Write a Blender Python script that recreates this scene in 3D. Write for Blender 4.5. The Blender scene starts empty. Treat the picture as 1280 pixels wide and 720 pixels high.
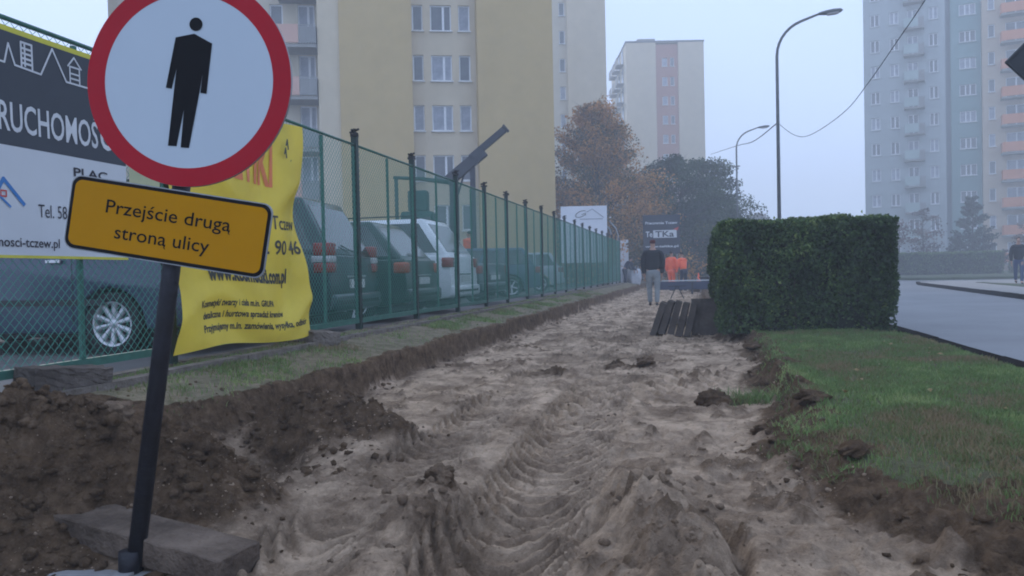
import bpy, bmesh, math, random
import numpy as np
from mathutils import Vector, Matrix, Euler
random.seed(7); rng = np.random.default_rng(11)
S = bpy.context.scene; COL = S.collection
R = math.radians
# ---------------------------------------------------------------- camera
cd = bpy.data.cameras.new('camera'); cam = bpy.data.objects.new('camera', cd); COL.objects.link(cam)
cd.sensor_width = 36; cd.lens = 28.125; cd.clip_start = .05; cd.clip_end = 2000
yaw, pit, rol = R(12.95), R(-1.07), .021
fw = Vector((-math.sin(yaw)*math.cos(pit), math.cos(yaw)*math.cos(pit), math.sin(pit)))
r0 = Vector((math.cos(yaw), math.sin(yaw), 0)); u0 = r0.cross(fw)
rr = r0*math.cos(rol)-u0*math.sin(rol); uu = u0*math.cos(rol)+r0*math.sin(rol)
cam.matrix_world = Matrix(((rr.x, uu.x, -fw.x, 0), (rr.y, uu.y, -fw.y, 0), (rr.z, uu.z, -fw.z, 1.0), (0, 0, 0, 1)))
S.camera = cam
# ---------------------------------------------------------------- world, sun, exposure
W = bpy.data.worlds.new('World'); S.world = W; W.use_nodes = True
nt = W.node_tree; nt.nodes.clear()
sky = nt.nodes.new('ShaderNodeTexSky'); sky.sky_type = 'NISHITA'; sky.sun_disc = False
sky.sun_elevation = R(33); sky.sun_rotation = R(-40); sky.air_density = 1.5; sky.dust_density = 3
mx = nt.nodes.new('ShaderNodeMixRGB'); mx.inputs[0].default_value = .988      # the overcast cloud layer
mx.inputs[2].default_value = (4.65, 6.0, 8.9, 1)
bg = nt.nodes.new('ShaderNodeBackground'); bg.inputs[1].default_value = .1
out = nt.nodes.new('ShaderNodeOutputWorld')
nt.links.new(sky.outputs[0], mx.inputs[1]); nt.links.new(mx.outputs[0], bg.inputs[0]); nt.links.new(bg.outputs[0], out.inputs[0])
ld = bpy.data.lights.new('sun', 'SUN'); ld.energy = 1.0; ld.angle = R(14); ld.color = (1, .95, .88)
sun = bpy.data.objects.new('sun', ld); COL.objects.link(sun); sun.location = (-20, 5, 40)
az, el = R(-40), R(33)
sun.rotation_euler = Vector((math.sin(az)*math.cos(el), math.cos(az)*math.cos(el), math.sin(el))).to_track_quat('Z', 'Y').to_euler()
S.view_settings.view_transform = 'Standard'; S.view_settings.look = 'None'
S.view_settings.exposure = .77; S.view_settings.gamma = 1
S.render.engine = 'CYCLES'
S.cycles.volume_bounces = 3; S.cycles.max_bounces = 6; S.cycles.transparent_max_bounces = 12
S.cycles.filter_width = 1.9
# ---------------------------------------------------------------- numpy noise
def _h(ix, iy, s):
    n = (ix.astype(np.int64)*374761393 + iy.astype(np.int64)*668265263 + s*2246822519) & 0xffffffff
    n = ((n ^ (n >> 13))*1274126177) & 0xffffffff
    return ((n ^ (n >> 16)) & 0xffffff)/float(0xffffff)
def vn(x, y, s=0):
    x = np.asarray(x, float); y = np.asarray(y, float)
    x, y = np.broadcast_arrays(x, y)
    ix = np.floor(x); iy = np.floor(y); fx = x-ix; fy = y-iy
    fx = fx*fx*fx*(fx*(fx*6-15)+10); fy = fy*fy*fy*(fy*(fy*6-15)+10)
    a = _h(ix, iy, s); b = _h(ix+1, iy, s); c = _h(ix, iy+1, s); d = _h(ix+1, iy+1, s)
    return (a+(b-a)*fx)*(1-fy)+(c+(d-c)*fx)*fy
def fbm(x, y, s=0, o=4, g=.5):
    t = 0; a = 1; n = 0
    x = np.asarray(x, float); y = np.asarray(y, float)
    for k in range(o):
        t = t+a*(vn(x*2**k*1.0+17.3*k, y*2**k+9.1*k, s+k)*2-1); n += a; a *= g
    return t/n*1.4
def rid(x, y, s=0, o=4):
    t = 0; a = 1; n = 0
    for k in range(o):
        t = t+a*(1-np.abs(vn(x*2**k+5.3*k, y*2**k+3.7*k, s+k)*2-1)*2); n += a; a *= .5
    return t/n
def ss(a, b, x):
    t = np.clip((x-a)/(b-a), 0, 1); return t*t*(3-2*t)
# ---------------------------------------------------------------- materials
MATS = {}
def mat(name, col, rough=.7, col2=None, scale=8, bump=0, bscale=60, metal=0, detail=4, spec=.3, alpha=None, trans=0, coat=0, emit=None, dirt=0):
    if name in MATS: return MATS[name]
    m = bpy.data.materials.new(name); m.use_nodes = True; n = m.node_tree; b = n.nodes['Principled BSDF']
    b.inputs['Roughness'].default_value = rough; b.inputs['Metallic'].default_value = metal
    b.inputs['Specular IOR Level'].default_value = spec
    if coat: b.inputs['Coat Weight'].default_value = coat; b.inputs['Coat Roughness'].default_value = .15
    c = (*col, 1)
    if col2 is None: col2 = tuple(v*.86 for v in col)
    tc = n.nodes.new('ShaderNodeTexCoord')
    no = n.nodes.new('ShaderNodeTexNoise'); no.inputs['Scale'].default_value = scale; no.inputs['Detail'].default_value = detail
    no.inputs['Roughness'].default_value = .65
    n.links.new(tc.outputs['Object'], no.inputs['Vector'])
    cr = n.nodes.new('ShaderNodeValToRGB'); cr.color_ramp.elements[0].position = .35; cr.color_ramp.elements[1].position = .68
    cr.color_ramp.elements[0].color = (*col2, 1); cr.color_ramp.elements[1].color = c
    n.links.new(no.outputs['Fac'], cr.inputs[0]); last = cr.outputs[0]
    if dirt:
        n2 = n.nodes.new('ShaderNodeTexNoise'); n2.inputs['Scale'].default_value = scale*.23; n2.inputs['Detail'].default_value = 6
        mp = n.nodes.new('ShaderNodeMapping'); mp.inputs['Scale'].default_value = (1, 1, .25)
        n.links.new(tc.outputs['Object'], mp.inputs[0]); n.links.new(mp.outputs[0], n2.inputs['Vector'])
        mm = n.nodes.new('ShaderNodeMapRange'); mm.inputs[1].default_value = .5; mm.inputs[2].default_value = .75; mm.inputs[4].default_value = dirt
        n.links.new(n2.outputs['Fac'], mm.inputs[0])
        mi = n.nodes.new('ShaderNodeMixRGB'); mi.inputs[2].default_value = (.10, .085, .07, 1)
        n.links.new(mm.outputs[0], mi.inputs[0]); n.links.new(last, mi.inputs[1]); last = mi.outputs[0]
    n.links.new(last, b.inputs['Base Color'])
    if bump:
        nb = n.nodes.new('ShaderNodeTexNoise'); nb.inputs['Scale'].default_value = bscale; nb.inputs['Detail'].default_value = 5
        n.links.new(tc.outputs['Object'], nb.inputs['Vector'])
        bn = n.nodes.new('ShaderNodeBump'); bn.inputs['Strength'].default_value = bump; bn.inputs['Distance'].default_value = .02
        n.links.new(nb.outputs['Fac'], bn.inputs['Height']); n.links.new(bn.outputs[0], b.inputs['Normal'])
    if trans:
        tr = n.nodes.new('ShaderNodeBsdfTranslucent'); ms = n.nodes.new('ShaderNodeMixShader'); ms.inputs[0].default_value = trans
        n.links.new(last, tr.inputs[0]); n.links.new(b.outputs[0], ms.inputs[1]); n.links.new(tr.outputs[0], ms.inputs[2])
        n.links.new(ms.outputs[0], n.nodes['Material Output'].inputs[0])
    MATS[name] = m; return m
def leafmat(name, stops, rough=.6, trans=.25):
    """leaf colours chosen by the per-leaf 'tint' attribute"""
    m = bpy.data.materials.new(name); m.use_nodes = True; n = m.node_tree; b = n.nodes['Principled BSDF']
    b.inputs['Roughness'].default_value = rough; b.inputs['Specular IOR Level'].default_value = .25
    at = n.nodes.new('ShaderNodeAttribute'); at.attribute_name = 'tint'
    cr = n.nodes.new('ShaderNodeValToRGB'); e = cr.color_ramp.elements
    e[0].position = stops[0][0]; e[0].color = (*stops[0][1], 1); e[1].position = stops[-1][0]; e[1].color = (*stops[-1][1], 1)
    for p, c in stops[1:-1]:
        q = e.new(p); q.color = (*c, 1)
    n.links.new(at.outputs['Fac'], cr.inputs[0]); n.links.new(cr.outputs[0], b.inputs['Base Color'])
    tr = n.nodes.new('ShaderNodeBsdfTranslucent'); ms = n.nodes.new('ShaderNodeMixShader'); ms.inputs[0].default_value = trans
    n.links.new(cr.outputs[0], tr.inputs[0]); n.links.new(b.outputs[0], ms.inputs[1]); n.links.new(tr.outputs[0], ms.inputs[2])
    n.links.new(ms.outputs[0], n.nodes['Material Output'].inputs[0])
    return m
def glassmat(name, col, rough=.12, spec=.7):
    return mat(name, col, rough, tuple(c*.6 for c in col), 1.5, spec=spec)
# ---------------------------------------------------------------- object helpers
def link(o, parent=None):
    COL.objects.link(o)
    if parent is not None: o.parent = parent
    return o
def tag(o, label=None, cat=None, group=None, kind=None):
    if label: o['label'] = label
    if cat: o['category'] = cat
    if group: o['group'] = group
    if kind: o['kind'] = kind
    return o
def thing(name, label, cat, loc=(0, 0, 0), rz=0, group=None):
    o = bpy.data.objects.new(name, None); o.empty_display_size = .2; link(o)
    o.location = loc; o.rotation_euler = (0, 0, rz)
    return tag(o, label, cat, group)
def copy_tree(o, parent=None):
    c = o.copy(); link(c)
    if parent is not None: c.parent = parent
    for ch in [k for k in bpy.data.objects if k.parent == o]: copy_tree(ch, c)
    return c
class MB:
    def __init__(s): s.v = []; s.f = []
    def add(s, vs, fs):
        b = len(s.v); s.v += [tuple(v) for v in vs]; s.f += [tuple(b+i for i in f) for f in fs]; return s
    def box(s, x0, x1, y0, y1, z0, z1, m=None):
        vs = [Vector((x, y, z)) for z in (z0, z1) for y in (y0, y1) for x in (x0, x1)]
        if m is not None: vs = [m @ v for v in vs]
        return s.add(vs, [(0, 2, 3, 1), (4, 5, 7, 6), (0, 1, 5, 4), (2, 6, 7, 3), (0, 4, 6, 2), (1, 3, 7, 5)])
    def tube(s, pts, r, n=8, cap=True):
        pts = [Vector(p) for p in pts]; rs = r if isinstance(r, (list, tuple)) else [r]*len(pts)
        b = len(s.v); a = None
        for i, p in enumerate(pts):
            d = (pts[min(i+1, len(pts)-1)]-pts[max(i-1, 0)]).normalized()
            if a is None: a = d.cross(Vector((0, 0, 1)) if abs(d.z) < .95 else Vector((0, 1, 0))).normalized()
            else: a = (a-d*a.dot(d)).normalized()
            c = d.cross(a)
            for k in range(n):
                t = 2*math.pi*k/n; q = p+(a*math.cos(t)+c*math.sin(t))*rs[i]; s.v.append(tuple(q))
        for i in range(len(pts)-1):
            for k in range(n):
                k2 = (k+1) % n; s.f.append((b+i*n+k, b+i*n+k2, b+(i+1)*n+k2, b+(i+1)*n+k))
        if cap:
            s.f.append(tuple(b+k for k in range(n))[::-1]); s.f.append(tuple(b+(len(pts)-1)*n+k for k in range(n)))
        return s
    def prism(s, poly, y0, y1, m=None, axis='y'):
        n = len(poly)
        if axis == 'y': vs = [Vector((x, y, z)) for y in (y0, y1) for x, z in poly]
        elif axis == 'x': vs = [Vector((y, x, z)) for y in (y0, y1) for x, z in poly]
        else: vs = [Vector((x, z, y)) for y in (y0, y1) for x, z in poly]
        if m is not None: vs = [m @ v for v in vs]
        return s.add(vs, [tuple(range(n)), tuple(range(2*n-1, n-1, -1))]+[(i, i+n, (i+1) % n+n, (i+1) % n) for i in range(n)])
    def lathe(s, prof, n=24, m=None):
        # profile (r, t) turned about the local y axis
        b = len(s.v)
        for r, t in prof:
            for k in range(n):
                a = 2*math.pi*k/n; v = Vector((r*math.cos(a), t, r*math.sin(a)))
                s.v.append(tuple(m @ v if m is not None else v))
        for i in range(len(prof)-1):
            for k in range(n):
                k2 = (k+1) % n; s.f.append((b+i*n+k, b+(i+1)*n+k, b+(i+1)*n+k2, b+i*n+k2))
        return s
    def mesh(s, name, fix=True):
        me = bpy.data.meshes.new(name); me.from_pydata(s.v, [], s.f)
        if fix:
            bm = bmesh.new(); bm.from_mesh(me); bmesh.ops.recalc_face_normals(bm, faces=bm.faces); bm.to_mesh(me); bm.free()
        return me
    def build(s, name, m, parent=None, smooth=False, bevel=0, seg=2, fix=True):
        me = s.mesh(name, fix); me.materials.append(m); o = bpy.data.objects.new(name, me); link(o, parent)
        if smooth: me.shade_smooth()
        if bevel:
            b = o.modifiers.new('bevel', 'BEVEL'); b.width = bevel; b.segments = seg; b.limit_method = 'ANGLE'; b.angle_limit = R(35)
        return o
def npmesh(name, v, f, m, parent=None, tint=None, smooth=False, attr='tint'):
    """v (N,3), f (M,k) int arrays"""
    me = bpy.data.meshes.new(name); N = len(v); M_, k = f.shape
    me.vertices.add(N); me.vertices.foreach_set('co', np.ascontiguousarray(v, np.float32).ravel())
    me.loops.add(M_*k); me.loops.foreach_set('vertex_index', f.astype(np.int32).ravel())
    me.polygons.add(M_); me.polygons.foreach_set('loop_start', np.arange(0, M_*k, k, dtype=np.int32))
    me.update(calc_edges=True)
    if tint is not None:
        a = me.attributes.new(attr, 'FLOAT', 'POINT'); a.data.foreach_set('value', np.asarray(tint, np.float32))
    if smooth: me.shade_smooth()
    me.materials.append(m); o = bpy.data.objects.new(name, me); link(o, parent); return o
def leaves(name, c, size, m, parent=None, tint=None, aspect=.6, droop=0, nrm=None, nmix=0):
    """one small bent leaf (two triangles) at each centre"""
    n = len(c); size = np.broadcast_to(size, (n,))
    a = rng.normal(size=(n, 3)); a[:, 2] -= droop
    a /= np.linalg.norm(a, axis=1)[:, None]
    b = rng.normal(size=(n, 3))
    if nrm is not None:
        b0 = nrm + rng.normal(size=(n, 3))*nmix; b = np.cross(b0, a)
    else: b = np.cross(a, b)
    b /= (np.linalg.norm(b, axis=1)[:, None]+1e-9); w = np.cross(a, b)*.12
    s = size[:, None]
    P = np.stack([c-a*s*.5, c+b*s*aspect*.5+w*s, c+a*s*.5, c-b*s*aspect*.5+w*s], 1).reshape(-1, 3)
    F = np.arange(n*4).reshape(n, 4)
    t = rng.random(n) if tint is None else tint
    return npmesh(name, P, F, m, parent, np.repeat(t, 4))
FONT = None
def text(s, w, h, m, parent, loc, rot=None, name='lettering', bold=.0, align='CENTER', thick=.0006, mw=None):
    """flat lettering fitted to width w and overall height h, centred (or left aligned) at loc; local plane x-z, facing -y"""
    base = s.translate(str.maketrans('śŚąóżę', 'sSaoze'))
    def flat(q):
        cu = bpy.data.curves.new(name, 'FONT'); cu.body = q; cu.size = 1; cu.offset = bold; cu.align_x = 'LEFT'; cu.resolution_u = 3
        o = bpy.data.objects.new('tmp_text', cu); COL.objects.link(o); dg = bpy.context.evaluated_depsgraph_get()
        me = bpy.data.meshes.new_from_object(o.evaluated_get(dg)); bpy.data.objects.remove(o)
        n = len(me.vertices); v = np.empty(n*3, np.float32); me.vertices.foreach_get('co', v); return me, v.reshape(-1, 3)
    me, v = flat(base)
    extra = []
    for i, ch in enumerate(s):
        if ch in 'śŚąóżę':
            _, vp = flat(base[:i+1]); _, vc = flat(base[i]); x1 = vp[:, 0].max(); wc = vc[:, 0].max()-vc[:, 0].min(); cxx = x1-wc/2; yt_ = vc[:, 1].max(); k_ = .05+bold
            if ch in 'ąę': extra.append([(x1-.03-k_, .01), (x1, .01), (x1-k_*.9, -.10), (x1+.02, -.13), (x1+.0, -.17), (x1-k_*1.6, -.12)])
            elif ch == 'ż': extra.append([(cxx-k_, yt_+.06), (cxx+k_, yt_+.06), (cxx+k_, yt_+.06+2*k_), (cxx-k_, yt_+.06+2*k_)])
            else: extra.append([(cxx-k_*.9, yt_+.05), (cxx+k_*.3, yt_+.05), (cxx+.11+k_, yt_+.20), (cxx+.05, yt_+.20)])
    if extra:
        bm = bmesh.new(); bm.from_mesh(me)
        for e_ in extra: bm.faces.new([bm.verts.new((x, y, 0)) for x, y in e_])
        bm.to_mesh(me); bm.free(); n = len(me.vertices); v = np.empty(n*3, np.float32); me.vertices.foreach_get('co', v); v = v.reshape(-1, 3)
    x0, x1 = v[:, 0].min(), v[:, 0].max(); y0, y1 = v[:, 1].min(), v[:, 1].max()
    sx = w/(x1-x0); sy = sx if h is None else h/(y1-y0)
    q = np.zeros_like(v); q[:, 0] = (v[:, 0]-(x0+x1)/2 if align == 'CENTER' else v[:, 0]-x0)*sx
    q[:, 2] = (v[:, 1]-(y0+y1)/2)*sy
    if mw is not None: q = mw(q)
    me.vertices.foreach_set('co', q.ravel()); me.update(); me.name = name
    me.materials.clear(); me.materials.append(m)
    t = bpy.data.objects.new(name, me); link(t, parent); t.location = loc
    if rot: t.rotation_euler = rot
    return t
# ---------------------------------------------------------------- common materials
M_sand = None
def terrain_mat():
    m = bpy.data.materials.new('dug earth'); m.use_nodes = True; n = m.node_tree; b = n.nodes['Principled BSDF']
    b.inputs['Roughness'].default_value = .95; b.inputs['Specular IOR Level'].default_value = 0
    tc = n.nodes.new('ShaderNodeTexCoord'); at = n.nodes.new('ShaderNodeAttribute'); at.attribute_name = 'soil'
    def noise(sc, de, ro=.6):
        x = n.nodes.new('ShaderNodeTexNoise'); x.inputs['Scale'].default_value = sc; x.inputs['Detail'].default_value = de
        x.inputs['Roughness'].default_value = ro; n.links.new(tc.outputs['Object'], x.inputs['Vector']); return x
    def ramp(src, p0, p1, c0, c1):
        x = n.nodes.new('ShaderNodeValToRGB'); e = x.color_ramp.elements; e[0].position = p0; e[1].position = p1
        e[0].color = (*c0, 1); e[1].color = (*c1, 1); n.links.new(src, x.inputs[0]); return x
    sandc = ramp(noise(3.1, 9, .75).outputs['Fac'], .38, .60, SAND2, SAND)
    soilc = ramp(noise(9, 8, .7).outputs['Fac'], .35, .7, SOIL2, SOIL)
    mm = n.nodes.new('ShaderNodeMath'); mm.operation = 'ADD'
    fine = noise(22, 6, .75); mr = n.nodes.new('ShaderNodeMapRange'); mr.inputs[1].default_value = .3; mr.inputs[2].default_value = .7
    mr.inputs[3].default_value = -.22; mr.inputs[4].default_value = .22; n.links.new(fine.outputs['Fac'], mr.inputs[0])
    n.links.new(at.outputs['Fac'], mm.inputs[0]); n.links.new(mr.outputs[0], mm.inputs[1])
    cl = n.nodes.new('ShaderNodeClamp'); n.links.new(mm.outputs[0], cl.inputs[0])
    mi = n.nodes.new('ShaderNodeMixRGB'); n.links.new(cl.outputs[0], mi.inputs[0]); n.links.new(sandc.outputs[0], mi.inputs[1]); n.links.new(soilc.outputs[0], mi.inputs[2])
    n.links.new(mi.outputs[0], b.inputs['Base Color'])
    bn = n.nodes.new('ShaderNodeBump'); bn.inputs['Strength'].default_value = 1.0; bn.inputs['Distance'].default_value = .045
    n.links.new(noise(27, 10, .72).outputs['Fac'], bn.inputs['Height'])
    bn2 = n.nodes.new('ShaderNodeBump'); bn2.inputs['Strength'].default_value = .5; bn2.inputs['Distance'].default_value = .010
    n.links.new(noise(160, 3).outputs['Fac'], bn2.inputs['Height']); n.links.new(bn.outputs[0], bn2.inputs['Normal'])
    n.links.new(bn2.outputs[0], b.inputs['Normal'])
    return m
SAND = (.68, .50, .35); SAND2 = (.30, .212, .145); SOIL = (.23, .148, .090); SOIL2 = (.070, .044, .027)
M_earth = terrain_mat()
M_turf = mat('turf ground', (.11, .125, .052), .95, (.085, .065, .038), 14, .8, 90, detail=8)
M_asph = mat('asphalt', (.22, .22, .225), .45, (.15, .15, .155), .45, .35, 90, detail=10, dirt=.35)
M_park = mat('parking asphalt', (.13, .125, .12), .8, (.09, .087, .08), 2, .3, 120)
M_pave = mat('pavement concrete', (.30, .28, .26), .85, (.24, .225, .205), 2.2, .2, 50)
M_conc = mat('old concrete', (.23, .195, .165), .95, (.11, .09, .072), 6, .7, 50, detail=8, spec=.05)
M_cdark = mat('damp concrete', (.135, .112, .096), .95, (.07, .057, .048), 5, .6, 40, detail=8, spec=.05)
M_green = mat('green fence paint', (.045, .15, .11), .5, (.03, .10, .075), 12)
M_gdark = mat('dark green post paint', (.014, .042, .034), .5, (.008, .022, .018), 12)
M_wire = mat('green coated wire', (.05, .24, .17), .5)
M_black = mat('black plastic', (.012, .012, .013), .5)
M_rubber = mat('tyre rubber', (.02, .02, .021), .8)
M_galv = mat('galvanised steel', (.33, .33, .33), .45, (.26, .26, .26), 20, metal=.5)
# ---------------------------------------------------------------- terrain heights
RE = np.array([[-3, .95], [2.6, .85], [2.9, .82], [3.2, .80], [3.45, .62], [3.75, .47], [4.4, .33], [4.8, .38], [6, .62], [7.3, .6], [9.4, .68], [11, .6], [11.8, .42], [13, .22], [60, .2]])
def redge(y): return np.interp(y, RE[:, 0], RE[:, 1]) + .07*fbm(y*2.3, 3.1, 5) + .04*fbm(y*9, 1.1, 6)
def ledge(y): return -2.78 + .05*fbm(y*1.1, 8.1, 7, 3) + .025*fbm(y*7, 2.1, 8)
def g(x, y, cx, cy, sx, sy, a=0):
    c, s_ = math.cos(a), math.sin(a); dx = (x-cx)*c+(y-cy)*s_; dy = -(x-cx)*s_+(y-cy)*c
    return np.exp(-(dx/sx)**2-(dy/sy)**2)
def height(x, y, full=False):
    le, re = ledge(y), redge(y)
    zv = .25 + np.clip((-2.8-x)/.8, 0, 1)*.14 + .02*fbm(x*3, y*3, 21) + .008*fbm(x*14, y*14, 22)
    zl = .15 + .018*fbm(x*2.2, y*2.2, 31) + .008*fbm(x*15, y*15, 32)
    fade = ss(60, 12, y)
    # path floor
    p = .03*fbm(x*1.3, y*.8, 41) + .020*fbm(x*5, y*5, 42, 5) + .016*np.maximum(0, rid(x*7, y*6, 43)-.35) + .017*fbm(x*17, y*15, 46, 4)*(.3+.7*ss(-.3, .3, fbm(x*1.7, y*1.3, 47)))
    patch = ss(.1, .7, fbm(x*1.6, y*1.1, 44))
    track = np.maximum(ss(.42, .3, np.abs(x+.78)), .7*ss(.36, .25, np.abs(x+1.45)))*ss(10, 8, y); lumps = (1-.85*track)*ss(.42, .62, fbm(x*7.5, y*6.2, 48, 4)+.15*fbm(x*1.3, y*1.1, 49)); p = p + lumps*(.022+.012*fbm(x*30, y*28, 50, 2))
    p = p + patch*.05*np.maximum(0, fbm(x*11, y*9, 45, 5))
    # tyre tracks running along the path: two lug bands
    near = ss(13, 9, y)
    for cx, w_, ph, s_ in ((-.78, .32, 0, 51), (-1.45, .26, .09, 52)):
        xx = x-cx-.05*np.sin(y*.6+ph*9)
        inb = ss(w_, w_*.8, np.abs(xx))
        lug = np.sin((y-1.1*xx*xx/w_*1.7+ph)*2*math.pi/.14 + .6*fbm(x*4, y*3, s_))
        lug2 = ss(-.35, .45, lug)
        st = ss(-1.0 if cx > -1 else -.7, -.2 if cx > -1 else .1, fbm(x*1.4, y*.9, s_+4)+.35*ss(7, 5, y)) * (.5+.5*near)
        p = p*(1-.6*inb*st) + inb*st*((.046+.018*fbm(x*5, y*4, s_+6))*lug2-.034+.005*fbm(x*24, y*20, s_+7, 2)) + .014*np.exp(-((np.abs(xx)-w_*1.12)/.06)**2)*(.5+.5*fbm(x*6, y*3, s_+1))
    # a fainter crossing track turning towards the right
    yc = 7.0+(x+.2)*1.6; inb = ss(.34, .26, np.abs((y-yc)*.53))
    lug = ss(-.2, .6, np.sin((x*1.0+y*.45)*2*math.pi/.15)); p = p+inb*ss(-1.2, -.8, x)*ss(.45, .2, x)*.034*lug
    pits = ss(.45, .7, fbm(x*13, y*11, 53, 3)); p = p-.012*pits
    # trough and its piled sides close to the camera
    nr = ss(4.6, 3.4, y)
    tro = nr*ss(1.5, 2.4, y+.4)
    p = p - .035*tro*np.exp(-((x+.62)/.27)**2)
    rx = -.18+(3.3-y)*.20
    prof = np.where(x > rx, np.exp(-((x-rx)/.14)**2), np.exp(-((x-rx)/.24)**2))
    ridge = prof*ss(4.1, 3.35, y)*ss(.8, 1.6, y)
    p = p + ridge*(.115+.05*fbm(x*4, y*4, 61)+.045*rid(x*10+y*4, y*3.2-x*3, 62)+.03*fbm(x*19, y*15, 63))
    p = p + ridge*(.05*fbm(x*9+y*3, y*7, 68, 4)+.03*rid(x*16, y*9, 69, 3)-.02)
    grv = np.sin((x*.85+y*.38-.12*np.sin(y*7))*2*math.pi/.085)
    p = p + ridge*.018*ss(-.3, .6, grv)*ss(rx+.05, rx-.08, x)
    p = p - .10*np.exp(-((x-(rx+.21+.03*np.sin(y*9)))/.032)**2)*ss(3.45, 3.1, y)*ss(2.1, 2.5, y)     # the dark crack beside the ridge
    p = p - .14*g(x, y, -.43, 3.13, .07, .09) 
    m2 = g(x, y, -1.02, 3.0, .20, .42, .15)
    p = p + m2*(.075+.10*rid(x*6, y*5, 64)+.04*fbm(x*22, y*18, 65))*1.0
    m3 = g(x, y, -1.14, 3.42, .13, .11); p = p+.045*m3*(1+.5*fbm(x*25, y*25, 66))
    m4 = g(x, y, -1.32, 3.1, .12, .10); p = p+.05*m4
    p = p - .05*g(x, y, -.93, 3.05, .06, .12) - .06*g(x, y, -1.07, 2.72, .06, .05)
    # low clods lines mid path
    for (cx, cy, a, b_, hh) in ((-1.35, 7.6, .16, .1, .07), (-.55, 8.2, .16, .1, .06), (-.8, 8.3, .09, .1, .05), (-1.95, 6.2, .25, .2, .04), (-1.55, 5.9, .2, .15, .04),
                              (-.4, 6.3, .22, .13, .03), (-2.1, 10, .2, .3, .06), (-1.5, 11, .15, .2, .05)):
        p = p+hh*g(x, y, cx, cy, a, b_)*(1+.9*fbm(x*16, y*14, 67))
    # soil heaped at the foot of the trench wall
    foot = np.exp(-np.maximum(0, x-le)/.09)*np.maximum(0, .012+.045*fbm(x*3, y*2.6, 70)); p = p+foot
    # big heaps at left
    hp = .38*g(x, y, -3.0, 2.75, .58, .58)+.22*g(x, y, -2.45, 3.0, .36, .30)+.30*g(x, y, -3.4, 2.2, .7, .9)+.12*g(x, y, -2.0, 3.0, .3, .25)
    hp2 = .22*g(x, y, -2.32, 4.55, .33, .36)+.10*g(x, y, -1.9, 4.5, .3, .22)
    hmask = np.clip((hp+hp2)/.16, 0, 1)
    rough = (.10*fbm(x*4, y*4, 71, 5)+.085*rid(x*7, y*7, 72)+.03*fbm(x*24, y*24, 73))*hmask
    # verge wall (vertical cut), crumbled for y < 4.6
    soft = ss(5.2, 4.1, y)
    wid = .05+.16*soft
    wall = ss(le, le-wid, x)
    cut = ss(3.35, 3.75, y+.25*fbm(x*3, y*2, 74))          # nearer than this the verge is dug away
    zz = p*(1-wall*cut) + zv*wall*cut
    hollow = -.10*g(x, y, -2.42, 3.75, .22, .35)
    zz = zz*1 + hollow + np.where(hp+hp2 > .01, 1, 0)*0
    zz = np.maximum(zz, zz*(1-hmask*.6)+(hp+hp2)) + rough*np.where(zz > (hp+hp2)+.05, .25, 1)
    # right side lawn edge: a torn, gentle bank
    bank = .10+.22*ss(6.5, 4.2, y)+.10*np.clip(fbm(y*1.3, 2.2, 75), 0, 1)
    wr = ss(re, re+bank, x)
    zz = zz*(1-wr)+zl*wr
    zz = zz-.24*g(x, y, -2.40, 3.92, .22, .30)*(1+.5*fbm(x*6, y*6, 58))
    flat = g(x, y, -2.05, 2.38, .75, .27); zz = zz*(1-flat)-.06*flat
    eb = np.exp(-((x-re-.05)/.14)**2)
    zz = zz+eb*(.035+.055*rid(x*5, y*4.2, 76)+.045*fbm(x*11, y*11, 77))*ss(13, 11.5, y)
    mud = ss(4.2, 2.6, y+.35*fbm(x*2, y*2, 78))*ss(re-.05, re+.25, x)
    zz = zz+mud*(.06*rid(x*2.0+y*1.5, y*5.0, 79)+.045*fbm(x*10, y*10, 80, 5)-.06)
    if not full: return zz
    soilm = ss(.01, .12, wall)*ss(.05, .3, cut)
    soilm = np.maximum(soilm, ss(.05, .45, hmask))
    soilm = np.maximum(soilm, np.exp(-np.maximum(0, x-le)/.12)*ss(-.5, .3, fbm(x*3, y*2, 82))*.9*cut)
    soilm = np.maximum(soilm, ss(.3, .75, m2)*.55*ss(-.2, .4, fbm(x*6, y*6, 83)))
    soilm = np.maximum(soilm, np.clip(m3*1.4, 0, 1)); soilm = np.maximum(soilm, np.clip(ridge, 0, 1)*.5*ss(-.3, .3, fbm(x*5, y*5, 84)))
    soilm = np.maximum(soilm, ss(re-.20, re-.05, x+.16*fbm(x*4, y*4, 85))*1.0); soilm = np.maximum(soilm, g(x, y, -2.4, 3.9, .32, .42))
    soilm = np.maximum(soilm, .5*ss(.1, .6, fbm(x*1.9, y*1.2, 86))); soilm = np.maximum(soilm, .25*ss(5.2, 3.2, y)*ss(-.5, .3, fbm(x*2.6, y*2.6, 89)))
    soilm = np.maximum(soilm, .75*lumps*(1-wr))
    for (cx, cy) in ((-1.35, 7.6), (-.55, 8.2), (-.8, 8.3), (-2.1, 10)): soilm = np.maximum(soilm, ss(.3, .7, g(x, y, cx, cy, .18, .12)))
    soilm = np.maximum(soilm, .75*g(x, y, -2.3, 5.6, .7, .5)*ss(-.3, .4, fbm(x*3, y*3, 88)))
    return zz, soilm, wall*cut, wr, mud
def hz(x, y): return float(height(np.array([float(x)]), np.array([float(y)]))[0])
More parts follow.
